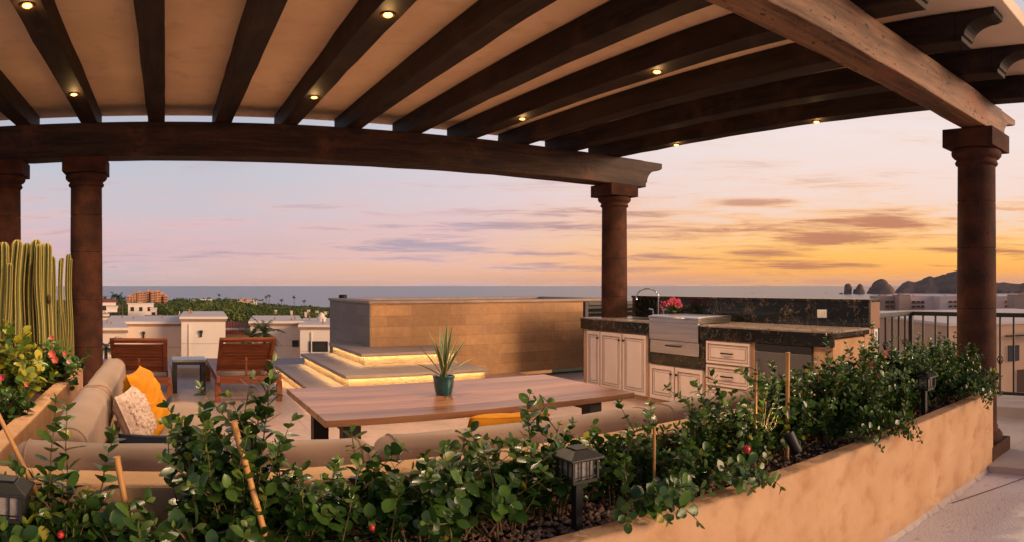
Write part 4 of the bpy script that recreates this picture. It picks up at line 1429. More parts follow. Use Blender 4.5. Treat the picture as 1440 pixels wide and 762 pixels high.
DARK = [M['leaf_a'], M['leaf_b'], M['leaf_b'], M['leaf_y']]
YEL = [M['leaf_b'], M['leaf_c'], M['leaf_y'], M['leaf_y']]
NB = (-9, -9, 0)
shrub('yellow-leaved shrub with large glowing leaves below the cacti', -1.13, 4.9, 0.62, 0.45, 9, 0.088, young=1.6, yellow=0.35, name='flowering_shrub', base_z=0.43,
      group='flowering shrubs under the cacti', box=NB, leaves=YEL, flowers=((3, 530, 4.65, 0.036, 'pink'),))
shrub('dark-leaved shrub with coral blossoms beside the second column', -0.98, 5.9, 0.44, 0.7, 12, 0.07, name='flowering_shrub', base_z=0.43,
      group='flowering shrubs under the cacti', box=NB, leaves=DARK, yellow=0.06,
      flowers=((74, 497, 5.6, 0.05, 'coral'), (78, 505, 5.6, 0.045, 'coral'), (73, 474, 5.75, 0.032, 'coral'), (92, 496, 5.75, 0.034, 'coral'), (97, 508, 5.75, 0.032, 'pale')))
shrub('low dark shrub hugging the cap of the side planter', -1.06, 4.3, 0.30, 0.8, 10, 0.06, name='flowering_shrub', base_z=0.43, group='flowering shrubs under the cacti', box=NB,
      leaves=DARK, flowers=((38, 540, 4.15, 0.022, 'coral'),))

# ------------------------------------------------------------------ corner sofa
sf = thing('corner_sofa', 'built-in L-shaped sofa with taupe cushions along the planter wall', 'sofa', (0.5, 3, 0))
mb = MB()
mb.box(-0.72, 4.45, 2.645, 3.42, 0, 0.26).box(-0.722, 0.24, 3.421, 5.62, 0, 0.26)
mb.box(-0.72, -0.55, 2.75, 5.99, 0.2605, 0.44)
mb.build('base', M['stucco_cap'], sf, bevel=0.015)


def cushion(name, x0, x1, y0, y1, z0, z1, r=0.06, puff=0.02):
    """soft box: rounded, slightly puffed and creased, with piping round one end seam"""
    c = Vector(((x0 + x1) / 2, (y0 + y1) / 2, (z0 + z1) / 2))
    hf = Vector(((x1 - x0) / 2, (y1 - y0) / 2, (z1 - z0) / 2))
    mb = MB()
    N = 20

    def put(q):
        p = Vector((q[0] * hf.x, q[1] * hf.y, q[2] * hf.z))
        core = Vector([max(-(h - r), min(h - r, v)) for v, h in zip(p, hf)])
        d = p - core
        if d.length > 1e-6:
            d.normalize()
            p = core + d * r
        w = c + p
        k = mnoise.fractal(w * 5.0, 0.9, 2.0, 3) * 0.007 + mnoise.noise(Vector((w.x * 13, w.y * 13, w.z * 30))) * 0.003
        return tuple(w + d * k)

    def face(ax, sg):
        o = len(mb.v)
        u, v = [i for i in range(3) if i != ax]
        for i in range(N + 1):
            for j in range(N + 1):
                q = [0, 0, 0]
                q[ax] = sg
                q[u] = math.sin((2 * i / N - 1) * PI / 2)
                q[v] = math.sin((2 * j / N - 1) * PI / 2)
                mb.v.append(put(q))
        for i in range(N):
            for j in range(N):
                a = o + i * (N + 1) + j
                mb.f.append((a, a + 1, a + N + 2, a + N + 1))
                mb.m.append(0)
    for ax in range(3):
        for sg in (-1, 1):
            face(ax, sg)
    me_o = mb.build(name, M['taupe'], sf, smooth=0)
    import bmesh
    bm = bmesh.new()
    bm.from_mesh(me_o.data)
    bmesh.ops.remove_doubles(bm, verts=bm.verts, dist=0.0004)
    bmesh.ops.recalc_face_normals(bm, faces=bm.faces)
    bm.to_mesh(me_o.data)
    bm.free()
    # piping along both end seams
    ax = 0 if hf.x > hf.y else 1
    for sg in (-1, 1):
        pp = MB()
        pts = []
        o2 = 1 - ax
        for k in range(41):
            t = 2 * PI * k / 40
            q = [0, 0, 0]
            q[ax] = sg * (1 - r * 0.9 / hf[ax])
            a, b_ = math.cos(t), math.sin(t)
            m_ = max(abs(a), abs(b_))
            q[o2], q[2] = a / m_, b_ / m_
            pts.append(put(q))
        pp.tube(pts, 0.0055, 6, caps=False)
        pp.build('piping', M['taupe'], me_o, smooth=0)
    return me_o


cushion('seat_cushion', -0.34, 0.28, 4.26, 5.58, 0.265, 0.42, 0.05)
cushion('seat_cushion', -0.34, 0.28, 2.88, 4.24, 0.265, 0.42, 0.05)
for (x0, x1) in ((0.30, 1.65), (1.67, 3.05), (3.07, 4.42)):
    cushion('seat_cushion', x0, x1, 2.88, 3.40, 0.265, 0.42, 0.05)
cushion('back_cushion', -0.548, -0.345, 4.27, 5.95, 0.425, 0.735, 0.082)
cushion('back_cushion', -0.55, -0.345, 2.90, 4.25, 0.425, 0.742, 0.082)
for (x0, x1) in ((-0.64, 0.88), (0.89, 2.42), (2.44, 3.22), (3.24, 4.40)):
    cushion('back_cushion', x0, x1, 2.66, 2.872, 0.425, 0.722, 0.08)


def pillow(name, label, c, nrm, up, w_, h_, t_, m, wr=0.0, seed=0, group='throw pillows on the sofa', pom=False):
    c, nrm, up = Vector(c), Vector(nrm).normalized(), Vector(up)
    s = up.cross(nrm).normalized()
    u = nrm.cross(s).normalized()
    N = 26
    mb = MB()
    for sd in (1, -1):
        o = len(mb.v)
        for i in range(N + 1):
            for j in range(N + 1):
                a, b_ = 2 * i / N - 1, 2 * j / N - 1
                pin = 1 - 0.07 * (1 - a * a) if True else 1
                pin2 = 1 - 0.07 * (1 - b_ * b_)
                th = ((1 - a ** 4) * (1 - b_ ** 4)) ** 0.55
                q = Vector((a * 3, b_ * 3, seed))
                wz = wr * mnoise.noise(Vector((a * 2 + b_ * 1.0, (b_ * 7.5 - a * 3.0), seed))) * th ** 0.5
                zz = sd * (t_ / 2) * th + wz * sd
                mb.v.append(tuple(c + s * (a * w_ / 2 * pin2) + u * (b_ * h_ / 2 * pin) + nrm * zz))
        for i in range(N):
            for j in range(N):
                k = o + i * (N + 1) + j
                mb.f.append((k, k + 1, k + N + 2, k + N + 1) if sd < 0 else (k, k + N + 1, k + N + 2, k + 1))
                mb.m.append(0)
    # piping round the seam
    pts = []
    for (i0, j0, di, dj) in ((0, 0, 1, 0), (N, 0, 0, 1), (N, N, -1, 0), (0, N, 0, -1)):
        for k in range(N):
            i, j = i0 + di * k, j0 + dj * k
            pts.append(mb.v[i * (N + 1) + j])
    pts.append(pts[0])
    ob = mb.build(name, m, smooth=0, loc=c - u * (h_ / 2))
    pp = MB().tube(pts, 0.005, 6, caps=False)
    po = pp.build('piping', m, ob, smooth=0)
    tag(ob, label, 'pillow', group)
    return ob


pillow('throw_pillow', 'plump mustard velvet throw pillow on the left sofa run', (-0.12, 4.50, 0.600), (0.90, -0.16, 0.40), (-0.40, 0.05, 0.9), 0.44, 0.45, 0.20, M['mustard'], 0.018, 2.0)
pv = pillow('throw_pillow', 'ivory tufted throw pillow in front of the plump mustard one', (-0.185, 4.12, 0.575), (0.88, -0.26, 0.40), (-0.40, 0.05, 0.9), 0.34, 0.33, 0.16, M['ivory'], 0.012, 6.0)
tf = MB()
for i in range(130):
    a, b_ = rnd(-.85, .85), rnd(-.85, .85)
    th = ((1 - a ** 4) * (1 - b_ ** 4)) ** 0.55
    nrm = Vector((0.88, -0.26, 0.40)).normalized()
    s = Vector((-0.40, 0.05, 0.9)).cross(nrm).normalized()
    u = nrm.cross(s)
    c = Vector((-0.185, 4.12, 0.575)) + s * a * .16 + u * b_ * .155 + nrm * (.077 * th)
    rr = rnd(.010, .016)
    tf.lathe([(.002, -rr), (rr * .8, -rr * .5), (rr, 0), (rr * .8, rr * .6), (.002, rr)], c, 6)
tfo = tf.build('tuft', M['ivory'], pv, smooth=0)
pillow('throw_pillow', 'navy throw pillow lying low behind the sofa back', (-0.06, 3.00, 0.575), (0.05, 0.85, 0.5), (0.0, -0.5, 0.85), 0.28, 0.36, 0.12, M['navy'], 0.004, 9.0)
pillow('throw_pillow', 'mustard throw pillow peeping over the sofa back under the table', (1.64, 3.03, 0.595), (0.06, 0.75, 0.65), (0.0, -0.6, 0.75), 0.44, 0.36, 0.15, M['mustard'], 0.010, 4.0)

# ------------------------------------------------------------------ dining table and its plant
dt = thing('dining_table', 'long wooden dining table with a thick plank top on black legs', 'table', (1.62, 3.55, 0))
mb = MB()
random.seed(12)
ys = [3.04, 3.21, 3.42, 3.60, 3.83, 4.04]
for a_, b_ in zip(ys[:-1], ys[1:]):
    mb.box(0.735, 2.535, a_ + .0006, b_ - .0006, 0.717, 0.75 + rnd(-.0006, .0006))
mb.build('tabletop', M['tabletop'], dt, bevel=0.0022)
for x in (0.90, 2.34):
    for y in (3.20, 3.86):
        MB().box(x - 0.045, x + 0.045, y - 0.04, y + 0.04, 0.0, 0.716).build('leg', M['black'], dt, bevel=0.003)
    MB().box(x - 0.03, x + 0.03, 3.241, 3.819, 0.65, 0.7155).build('crossbar', M['black'], dt)

pp = on_height(629, 556, 0.75)
ap = thing('potted_agave', 'spiky variegated plant in a teal glazed pot on the dining table', 'potted plant', (pp.x, pp.y + .05, 0.75))
px_, py_ = pp.x, pp.y + .05
mb = MB()
prof = [(0.043, 0.001), (0.047, 0.004)]
for i in range(12):
    t = i / 11
    prof.append((0.047 + 0.012 * math.sin(t * PI * 0.5) + (0.0022 if i % 2 else 0), 0.008 + 0.088 * t))
prof += [(0.064, 0.100), (0.064, 0.110), (0.056, 0.110), (0.054, 0.095)]
mb.lathe(prof, (px_, py_, 0.75), 36)
pot = mb.build('pot', M['teal'], ap, smooth=40)
MB().lathe([(0.053, 0.093), (0.03, 0.098), (0.005, 0.1)], (px_, py_, 0.75), 20).build('soil', M['soil'], ap)


def blade(mb, p, a, tilt, L, W, curve, m1=0, m2=1):
    n = 7
    d0 = Vector((math.cos(a), math.sin(a), 0))
    s = Vector((-math.sin(a), math.cos(a), 0))
    o = len(mb.v)
    for i in range(n + 1):
        t = i / n
        ang = tilt + curve * t
        q = p + d0 * (L * t * math.sin(ang)) + Vector((0, 0, L * t * math.cos(ang)))
        w_ = W * (0.5 + 0.9 * t if t < 0.45 else (1 - ((t - 0.45) / 0.55) ** 1.7) * 0.905) * 0.5
        nn_ = Vector((-d0.x * math.cos(ang), -d0.y * math.cos(ang), math.sin(ang)))
        for k, f in ((-1, 0.25), (-0.72, 0.08), (0, -0.1), (0.72, 0.08), (1, 0.25)):
            mb.v.append(tuple(q + s * (w_ * k) + nn_ * (w_ * f)))
    for i in range(n):
        for k in range(4):
            A = o + i * 5 + k
            mb.f.append((A, A + 1, A + 6, A + 5))
            mb.m.append(m2 if k in (0, 3) else m1)


mb = MB()
P0 = Vector((px_, py_, 0.842))
for (a, ti, L_, W_, cu) in ((3.3, 0.95, 0.20, 0.034, 0.15), (2.9, 0.55, 0.24, 0.036, 0.12), (0.1, 0.50, 0.25, 0.036, 0.1), (-0.3, 0.85, 0.20, 0.034, 0.15),
                            (-1.6, 0.12, 0.30, 0.036, 0.05), (1.7, 0.10, 0.27, 0.036, 0.05), (2.3, 0.25, 0.26, 0.034, 0.1), (-0.9, 0.30, 0.24, 0.034, 0.08),
                            (3.9, 0.35, 0.22, 0.034, 0.15), (4.4, 0.8, 0.18, 0.03, 0.2), (1.0, 0.4, 0.22, 0.03, 0.1), (3.4, 1.15, 0.2, 0.028, 0.25), (0.5, 0.22, 0.28, 0.034, 0.05)):
    blade(mb, P0, a, ti, L_ * 1.12, W_, cu)
mb.build('leaves', [M['agave'], M['agave_edge']], ap, smooth=0, fixn=False)

# geranium on the counter
gx, gy = 5.66, 5.98 + 0.06
gp = thing('potted_geranium', 'pink-flowered geranium in a dark pot on the kitchen counter', 'potted plant', (gx, gy, 0.953))
MB().lathe([(0.05, 0.001), (0.06, 0.01), (0.068, 0.075), (0.074, 0.08), (0.074, 0.095), (0.06, 0.095)], (gx, gy, 0.953), 20).build('pot', M['black'], gp, smooth=40)
mb = MB()
for i in range(90):
    d = Vector((rnd(-1, 1), rnd(-1, 1), rnd(0.1, 1))).normalized()
    leaf(mb, Vector((gx, gy, 1.04)) + d * rnd(0.02, 0.11), d + rand_dir() * .5, Vector((0, 0, 1)), 0.05, 0.045, 0 if i % 3 else 1, .1, .2)
mb.build('foliage', [M['leaf_b'], M['leaf_c']], gp, smooth=0, fixn=False)
mb = MB()
for (ox, oy, oz) in ((-.05, .13, .18), (.02, .02, .235), (0, -.07, .215), (-.04, -.13, .19), (.03, .08, .215), (-.06, -.02, .21)):
    for k in range(34):
        d = rand_dir()
        leaf(mb, Vector((gx + ox, gy + oy, 0.953 + oz)) + d * 0.028, d + rand_dir() * .6, rand_dir(), 0.026, 0.024, 0, .1, .1)
mb.build('flower', M['pink'], gp, smooth=0, fixn=False)

# ------------------------------------------------------------------ loungers and side table
def lounger():
    t = thing('sun_lounger', '', 'sun lounger', (0, 0, 0), 'wooden sun loungers facing the sea')
    wd = 0.365
    for s in (-1, 1):
        MB().box(s * wd - 0.02, s * wd + 0.02, -0.02, 1.95, 0.235, 0.315).build('side_rail', M['teaky'], t, bevel=0.005)
        for y in (0.02, 1.80):
            MB().box(s * wd - 0.032, s * wd + 0.032, y, y + 0.06, 0, 0.2345).build('leg', M['teaky'], t, bevel=0.005)
    MB().box(-wd + 0.021, wd - 0.021, -0.02, 0.025, 0.225, 0.31).build('head_rail', M['teak'], t, bevel=0.005)
    MB().box(-wd + 0.021, wd - 0.021, 1.905, 1.95, 0.235, 0.31).build('foot_rail', M['teak'], t, bevel=0.005)
    sm = MB()
    for i in range(14):
        y = 0.62 + i * 0.091
        sm.box(-wd + 0.021, wd - 0.021, y, y + 0.078, 0.29, 0.312)
    sm.build('seat_slats', M['teak'], t, bevel=0.003)
    # raised backrest, top towards the house
    a0, a1 = Vector((0, 0.60, 0.318)), Vector((0, 0.10, 0.745))
    d = (a1 - a0)
    Ln = d.length
    d.normalize()
    b = MB()
    nrm = Vector((1, 0, 0)).cross(d)
    for s in (-1, 1):
        b.bar(a0 + Vector((s * (wd - 0.05), 0, 0)), a1 + Vector((s * (wd - 0.05), 0, 0)), 0.05, 0.034, up=nrm)
    b.bar(a1 + Vector((-(wd - 0.076), 0, 0)) - d * .03, a1 + Vector((wd - 0.076, 0, 0)) - d * .03, 0.06, 0.033, up=nrm)
    bk = b.build('backrest', M['teak'], t, bevel=0.004)
    q = MB()
    for i in range(8):
        c = a0 + d * (0.035 + i * 0.0685)
        q.bar(c + Vector((-(wd - 0.076), 0, 0)), c + Vector((wd - 0.076, 0, 0)), 0.058, 0.018, up=nrm)
    q.build('back_slats', M['teak'], bk, bevel=0.003)
    c = a1 - d * .035 - nrm * .0175 if nrm.y > 0 else a1 - d * .035 + nrm * .0175
    MB().bar(c + Vector((-.035, 0, 0)), c + Vector((.035, 0, 0)), 0.013, 0.004, up=nrm).build('name_plate', M['steel'], bk)
    # prop strut
    MB().box(-0.012, 0.012, 0.28, 0.31, 0.25, 0.50).box(-wd + .021, wd - .021, 0.275, 0.315, 0.245, 0.275).build('strut', M['teak'], t)
    return t


l1 = lounger()
l1.location = (-0.31, 7.80, 0)
l1['label'] = 'wooden sun lounger partly hidden by the mustard pillow'
l2 = copy_tree(l1)
l2.location = (0.985, 7.86, 0)
l2['label'] = 'wooden sun lounger next to the glowing steps, fully in view'
st = thing('side_table', 'small dark side table with a grey top between two loungers', 'side table', (0.30, 8.75, 0))
MB().box(0.09, 0.525, 8.57, 8.97, 0.398, 0.43).build('tabletop', M['greytop'], st, bevel=0.004)
for x in (0.095, 0.46):
    for y in (8.575, 8.905):
        MB().box(x, x + 0.06, y, y + 0.06, 0, 0.361).build('leg', M['black'], st, bevel=0.003)
MB().box(0.095, 0.52, 8.575, 8.965, 0.362, 0.3975).build('apron', M['black'], st, bevel=0.003)

# ------------------------------------------------------------------ railing
RLX, RLY = 7.55, 3.80
rl = thing('iron_railing', 'black wrought iron railing with diamond baskets along the terrace edge', 'railing', (RLX, RLY, 0))
ZT, ZB = 1.05, 0.10
mb = MB()
mb.box(6.11, RLX + 0.03, RLY - 0.03, RLY + 0.03, ZT - 0.05, ZT).box(RLX - 0.03, RLX + 0.03, -4.0, RLY - 0.031, ZT - 0.05, ZT)
mb.box(6.11, RLX - .026, RLY - 0.018, RLY + 0.018, ZB - 0.018, ZB + 0.018).box(RLX - 0.018, RLX + 0.018, -4.0, RLY - 0.026, ZB - 0.018, ZB + 0.018)
mb.build('rail', M['iron'], rl, bevel=0.004)
for (x, y) in ((RLX, RLY), (RLX, 1.2), (RLX, -1.4), (6.14, RLY)):
    MB().box(x - 0.025, x + 0.025, y - 0.025, y + 0.025, 0.031, ZT - 0.0505).build('post', M['iron'], rl)


def baluster(x, y, zc):
    b = MB()
    b.box(x - 0.010, x + 0.010, y - 0.010, y + 0.010, ZB + 0.0185, ZT - 0.0505)
    if zc:
        for k in range(4):
            t = k * PI / 2 + PI / 4
            pts = []
            for i in range(7):
                q = i / 6
                r_ = 0.036 * math.sin(PI * q)
                pts.append((x + r_ * math.cos(t + q * 1.5), y + r_ * math.sin(t + q * 1.5), zc - 0.055 + 0.11 * q))
            b.tube(pts, 0.0065, 5)
    b.build('baluster', M['iron'], rl)


i = 0
x = RLX - 0.165
while x > 6.2:
    baluster(x, RLY, (0.67, 0, 0.49)[i % 3])
    x -= 0.165
    i += 1
y = RLY - 0.168
i = 0
while y > -0.6:
    baluster(RLX, y, (0.49, 0, 0.67, 0.49, 0.67, 0.49)[i % 6] if i < 30 else 0)
    y -= 0.168
    i += 1
cb = MB()
cb.box(7.08, 8.1, -4.2, 4.4, -0.5, 0.03).box(6.105, 7.079, 3.62, 4.4, -0.5, 0.03)
tag(cb.build('kerb_ledge', M['walk'], loc=(7.6, 1, 0), bevel=0.01), 'broad pale ledge carrying the iron railing', 'ledge')

# ------------------------------------------------------------------ houses below the terrace
def frame(px, r):
    """a house's own axes: x to the right along the photo, y away from the terrace"""
    a = az(px)
    o = Vector((r * math.sin(a), r * math.cos(a), 0))
    return o, Matrix.Rotation(-a, 3, 'Z')


class HB(MB):
    def __init__(self, o, R):
        super().__init__()
        self.o, self.R = o, R

    def hbox(self, x0, x1, y0, y1, z0, z1, m=0):
        k = len(self.v)
        self.box(x0, x1, y0, y1, z0, z1, m)
        for i in range(k, k + 8):
            self.v[i] = tuple(self.R @ Vector(self.v[i]) + self.o)
        return self


def mansard_house(label, px0, px1, r, top, m, depth=8, sconce=(), windows=(), group='flat-roofed houses just below the terrace', cap=True, dz=0, hi=None):
    pc = (px0 + px1) / 2
    o, R = frame(pc, r)
    hw = (px1 - px0) / 2 / F * r
    zt_ = ht(top, r)
    t = thing('stucco_house', label, 'house', (o.x, o.y, ground_z(r)), group)
    HB(o, R).hbox(-hw, hw, 0, depth, ground_z(r) - 1, zt_ - 0.28).build('wall', m, t)
    if cap:
        HB(o, R).hbox(-hw - .08, hw + .08, -0.10, depth + .1, zt_ - 0.279, zt_ - 0.14).build('shaded_cornice', M['cap_brown'], t)  # brown band with the parapet's shadow line put into its colour
        HB(o, R).hbox(-hw - .12, hw + .12, -0.15, depth + .15, zt_ - 0.139, zt_).build('parapet', M['cream2'], t)
    rr_ = random.Random(int(px0))
    for q in range(3):
        xx, yy = rr_.uniform(-hw * .8, hw * .8), rr_.uniform(0.6, depth * .7)
        HB(o, R).hbox(xx - .05, xx + .05, yy - .05, yy + .05, zt_ - .05, zt_ + rr_.uniform(.12, .35)).build('vent_pipe', M['cap_brown'], t)
    xx = -hw * rr_.uniform(.55, .8)
    HB(o, R).hbox(xx - .035, xx + .035, -.07, -.001, ground_z(r) - 1, zt_ - .45).build('downpipe', M['cream2'], t)
    HB(o, R).hbox(-hw + .02, hw - .02, -.012, -.0012, zt_ - 1.62, zt_ - 1.60).build('render_joint', M['cap_brown'], t)
    for (sx, sy) in sconce:
        xx = (sx - pc) / F * r
        zz = ht(sy, r)
        HB(o, R).hbox(xx - .09, xx + .09, -.16, -.001, zz + .05, zz + .22).hbox(xx - .05, xx + .05, -.13, -.001, zz - .18, zz + .049).build('wall_lamp', M['iron'], t)
    for (x0, x1, y0, y1) in windows:
        a0, a1 = (x0 - pc) / F * r, (x1 - pc) / F * r
        z1, z0 = ht(y0, r), ht(y1, r)
        f = HB(o, R)
        f.hbox(a0, a1, -.02, -.001, z0, z1)
        w_ = f.build('window', M['winglass'], t)
        g = HB(o, R)
        e = 0.05
        g.hbox(a0 - e, a1 + e, -.06, -.021, z1, z1 + e).hbox(a0 - e, a1 + e, -.06, -.021, z0 - e, z0).hbox(a0 - e, a0, -.06, -.021, z0, z1).hbox(a1, a1 + e, -.06, -.021, z0, z1)
        g.build('window_frame', M['iron'], w_)
    return t, o, R


mansard_house('cream flat-roofed house behind the second column, lowest of its row', 100, 178, 36, 460, M['cream'])
mansard_house('cream house with a wall lamp behind the half-hidden lounger', 150, 257, 42, 451.5, M['cream'], sconce=((202, 470.5),))
mansard_house('tall cream stair tower with one wall lamp behind the side table', 255, 317, 40, 444.5, M['cream2'], sconce=((283, 469),))
mansard_house('cream house with a small square window beside the hot tub', 352, 424, 44, 451, M['cream'], sconce=(), windows=((412, 419, 479, 486),))
mansard_house('cream house with a wide dark window below the hot tub corner', 422, 500, 41, 456, M['cream2'], windows=((436, 460, 480.5, 493),))
# a little domed chimney and a mast on the roofs
o, R = frame(452, 43)
hb = HB(o, R)
k = 0
hb.lathe([(.30, -0.4), (.30, .18), (.34, .2), (.34, .26), (.22, .34), (.20, .46), (.10, .58), (.02, .62)], (0, 2, ht(454, 43)), 14)
for q in range(len(hb.v)):
    hb.v[q] = tuple(R @ Vector(hb.v[q]) + o)
ch = hb.build('roof_chimney', M['cream2'], smooth=45, loc=(o.x, o.y, ht(454, 43)))
tag(ch, 'small domed white chimney on the flat roof beside the hot tub', 'chimney')
o, R = frame(252.5, 45)
hb = HB(o, R)
hb.hbox(-.10, .10, -.1, .1, ht(452, 45), ht(441, 45)).hbox(-.03, .03, -.03, .03, ht(441, 45), ht(437, 45))
tag(hb.build('roof_post', M['cream2'], loc=(o.x, o.y, ht(452, 45))), 'white post standing on the roof beside the stair tower', 'post')
# tiled lean-to between the tower and the next house
o, R = frame(334, 47)
t = thing('tiled_roof_wing', 'house wing with a red clay tile roof between cream houses', 'house', (o.x, o.y, ground_z(47)), 'flat-roofed houses just below the terrace')
HB(o, R).hbox(-1.2, 1.7, 0.6, 7, ground_z(47) - 1, ht(462, 47)).build('wall', M['cream'], t)
hb = HB(o, R)
for i in range(16):
    x0 = -1.3 + i * 0.2
    k = len(hb.v)
    hb.tube([(x0, 0.0, ht(468, 47)), (x0, 3.0, ht(456.5, 47))], 0.10, 8)
    for q in range(k, len(hb.v)):
        hb.v[q] = tuple(R @ Vector(hb.v[q]) + o)
hb.build('tile_roof', M['rooftile'], t, smooth=60)
mansard_house('low white wall block set back behind the stair tower', 140, 152, 60, 441.5, M['cream2'], depth=3)


def small_house(label, px, r, topy, wpx, hm, m, roof='flat', depth=8, group='small houses among the trees', win=2):
    o, R = frame(px, r)
    hw = wpx / 2 / F * r
    zt_ = ht(topy, r)
    t = thing('small_house', label, 'house', (o.x, o.y, zt_ - hm), group)
    HB(o, R).hbox(-hw, hw, 0, depth, zt_ - hm - 6, zt_).build('wall', m, t)
    rb = HB(o, R)
    if roof == 'flat':
        rb.hbox(-hw - .2, hw + .2, -.2, depth + .2, zt_ + .001, zt_ + .25)
        rb.build('roof', m, t)
    else:
        k = len(rb.v)
        rb.prism([(-0.5, zt_ + .001), (depth / 2, zt_ + 0.09 * depth), (depth + .5, zt_ + .001)], -hw - .4, hw + .4, 'x')
        for q in range(k, len(rb.v)):
            rb.v[q] = tuple(R @ Vector(rb.v[q]) + o)
        rb.build('roof', M['rooftile'], t)
    for i in range(win):
        xx = -hw + 2 * hw * (i + 0.5) / win
        HB(o, R).hbox(xx - .6, xx + .6, -.06, -.001, zt_ - 2.4, zt_ - 1.0).build('window', M['winglass'], t)
    return t


small_house('white house with a red roof at the column edge, highest on the slope', 152, 190, 424, 22, 7, M['cream2'], 'tile')
small_house('white terraced house below the red-roofed one by the column', 158, 150, 432, 14, 5, M['cream2'], 'flat')
small_house('long white sloping-walled house among the trees', 198, 230, 427, 36, 7, M['cream2'], 'flat', win=3)
small_house('small white annexe beside the long white house', 216, 215, 434, 9, 4, M['cream2'], 'flat', win=1)
small_house('red-roofed house peeping over the lamp wall', 217, 95, 451, 20, 3, M['cream2'], 'tile', win=1)
small_house('pale house by the palms near the shore', 357, 1000, 421.5, 9, 12, M['cream2'], 'flat')
small_house('brown hotel block on the shore behind the trees', 344, 1150, 419.5, 20, 13, M['taupe_wall'], 'flat', depth=20, win=4)
for (px, py, r) in ((286, 420, 1250), (296, 420.5, 1250), (272, 421, 1200)):
    small_house({286: 'low pale beach house, middle of three on the far shore', 296: 'low pale beach house nearest the tall palm', 272: 'low pale beach house nearest the orange resort'}[px], px, r, py, 8, 8, M['cream2'], 'flat')
for i, (px, py, r, wd) in enumerate(((388, 435, 420, 5), (410, 436, 430, 5), (430, 438, 330, 5), (434, 434.5, 520, 6), (446, 436, 480, 6), (458, 437, 480, 6))):
    small_house(['tiny pale roof among trees below the twin palms', 'tiny pale roof under the tall single palm', 'nearest tiny pale roof above the cream houses', 'tiny pale roof, first of the row beside the tub',
                 'tiny pale roof, middle of the row beside the tub', 'tiny pale roof, closest to the tub corner'][i], px, r, py + 1, wd * 0.7, 1.6, M['cream'], 'flat', depth=4, win=0)

# orange resort by the shore
o, R = frame(207, 900)
rt = thing('resort_hotel', 'terraced orange resort hotel on the shore', 'hotel', (o.x, o.y, ground_z(900)))
hb, rc = HB(o, R), HB(o, R)
random.seed(3)
for i, (x0, x1, tp) in enumerate(((178, 187, 416), (186, 194, 412), (193, 201, 410), (200, 206, 413), (205, 213, 408.5), (212, 219, 410), (218, 226, 409), (225, 231, 412.5), (230, 236, 415.5))):
    a0, a1 = (x0 - 207) / F * 900, (x1 - 207) / F * 900 - 0.2
    yy = rnd(0, 9)
    zt_ = ht(tp, 900)
    hb.hbox(a0, a1, yy, yy + 20, -40, zt_)
    hb.hbox(a0 + 2, a0 + 5, yy + 4, yy + 8, zt_ + .01, zt_ + 2)
    z = zt_ - 2.6
    while z > ht(426, 900):
        for q in range(2):
            xx = a0 + (a1 - a0) * (q + 0.5) / 2
            rc.hbox(xx - 1.1, xx + 1.1, yy - .3, yy - .02, z, z + 1.7)
        z -= 3.2
hb.build('wall', M['hotel'], rt)
tag(rc.build('window', M['recess'], rt), kind='stuff')

# ---- apartment blocks and houses beyond the railing
def block(label, px0, px1, r, top, bot, recess, m, win_m):
    pc = (px0 + px1) / 2
    o, R = frame(pc, r)
    R = R @ Matrix.Rotation(0.38, 3, 'Z')
    hw = (px1 - px0) / 2 / F * r
    zt_ = ht(top, r)
    t = thing('apartment_block', label, 'apartment block', (o.x, o.y, ht(bot, r)), 'apartment blocks beyond the railing')
    HB(o, R).hbox(-hw, hw, 0, 14, ht(bot, r) - 8, zt_).build('wall', m, t)
    HB(o, R).hbox(-hw * .5, hw * .1, 4, 9, zt_ + .01, zt_ + 1.3).build('roof_hut', m, t)
    HB(o, R).hbox(-hw - .15, hw + .15, -.2, 14.2, zt_ + .002, zt_ + .35).build('parapet', m, t)
    for (x0, x1, ys) in recess:
        a0, a1 = (x0 - pc) / F * r, (x1 - pc) / F * r
        for y_ in ys:
            z = ht(y_, r)
            b = HB(o, R).hbox(a0, a1, -.05, -.001, z - .1, z + 1.75).build('balcony', M['recess'], t)
            g = HB(o, R).hbox(a0, a1, -.9, -.06, z - .25, z - .1).hbox(a0, a1, -.9, -.8, z - .1, z + .55)
            g.build('balustrade', win_m, b)
            for q in (0.33, 0.67):
                xx = a0 + (a1 - a0) * q
                HB(o, R).hbox(xx - .15, xx + .15, -.9, -.051, z + .56, z + 1.8).build('pillar', m, b)
    return t


YS = (426, 432.3, 438.5, 444.8)
block('taupe apartment block with two balcony stacks, nearest the kitchen', 1232, 1266, 470, 416.5, 470, ((1244.5, 1264.5, YS),), M['taupe_wall'], M['cap_brown'])
block('taller plain taupe block between two balcony blocks', 1264, 1280.5, 465, 414.5, 470, (), M['taupe_wall'], M['cap_brown'])
block('taupe block with balconies left of the dark gap', 1280, 1314, 475, 416, 470, ((1281, 1300, YS),), M['mauve'], M['cap_brown'])
block('pinkish apartment block hidden partly by the near column', 1320, 1372, 470, 416.5, 470, ((1333, 1352, YS), (1356, 1370, YS)), M['mauve'], M['peach'])
block('pinkish apartment block just right of the near column', 1385, 1424.5, 470, 416.5, 470, ((1389, 1400, YS), (1414, 1424, YS)), M['mauve'], M['peach'])
block('taller grey-brown apartment block cut by the frame edge', 1425, 1475, 455, 414, 470, ((1450, 1470, YS),), M['taupe_wall'], M['cap_brown'])

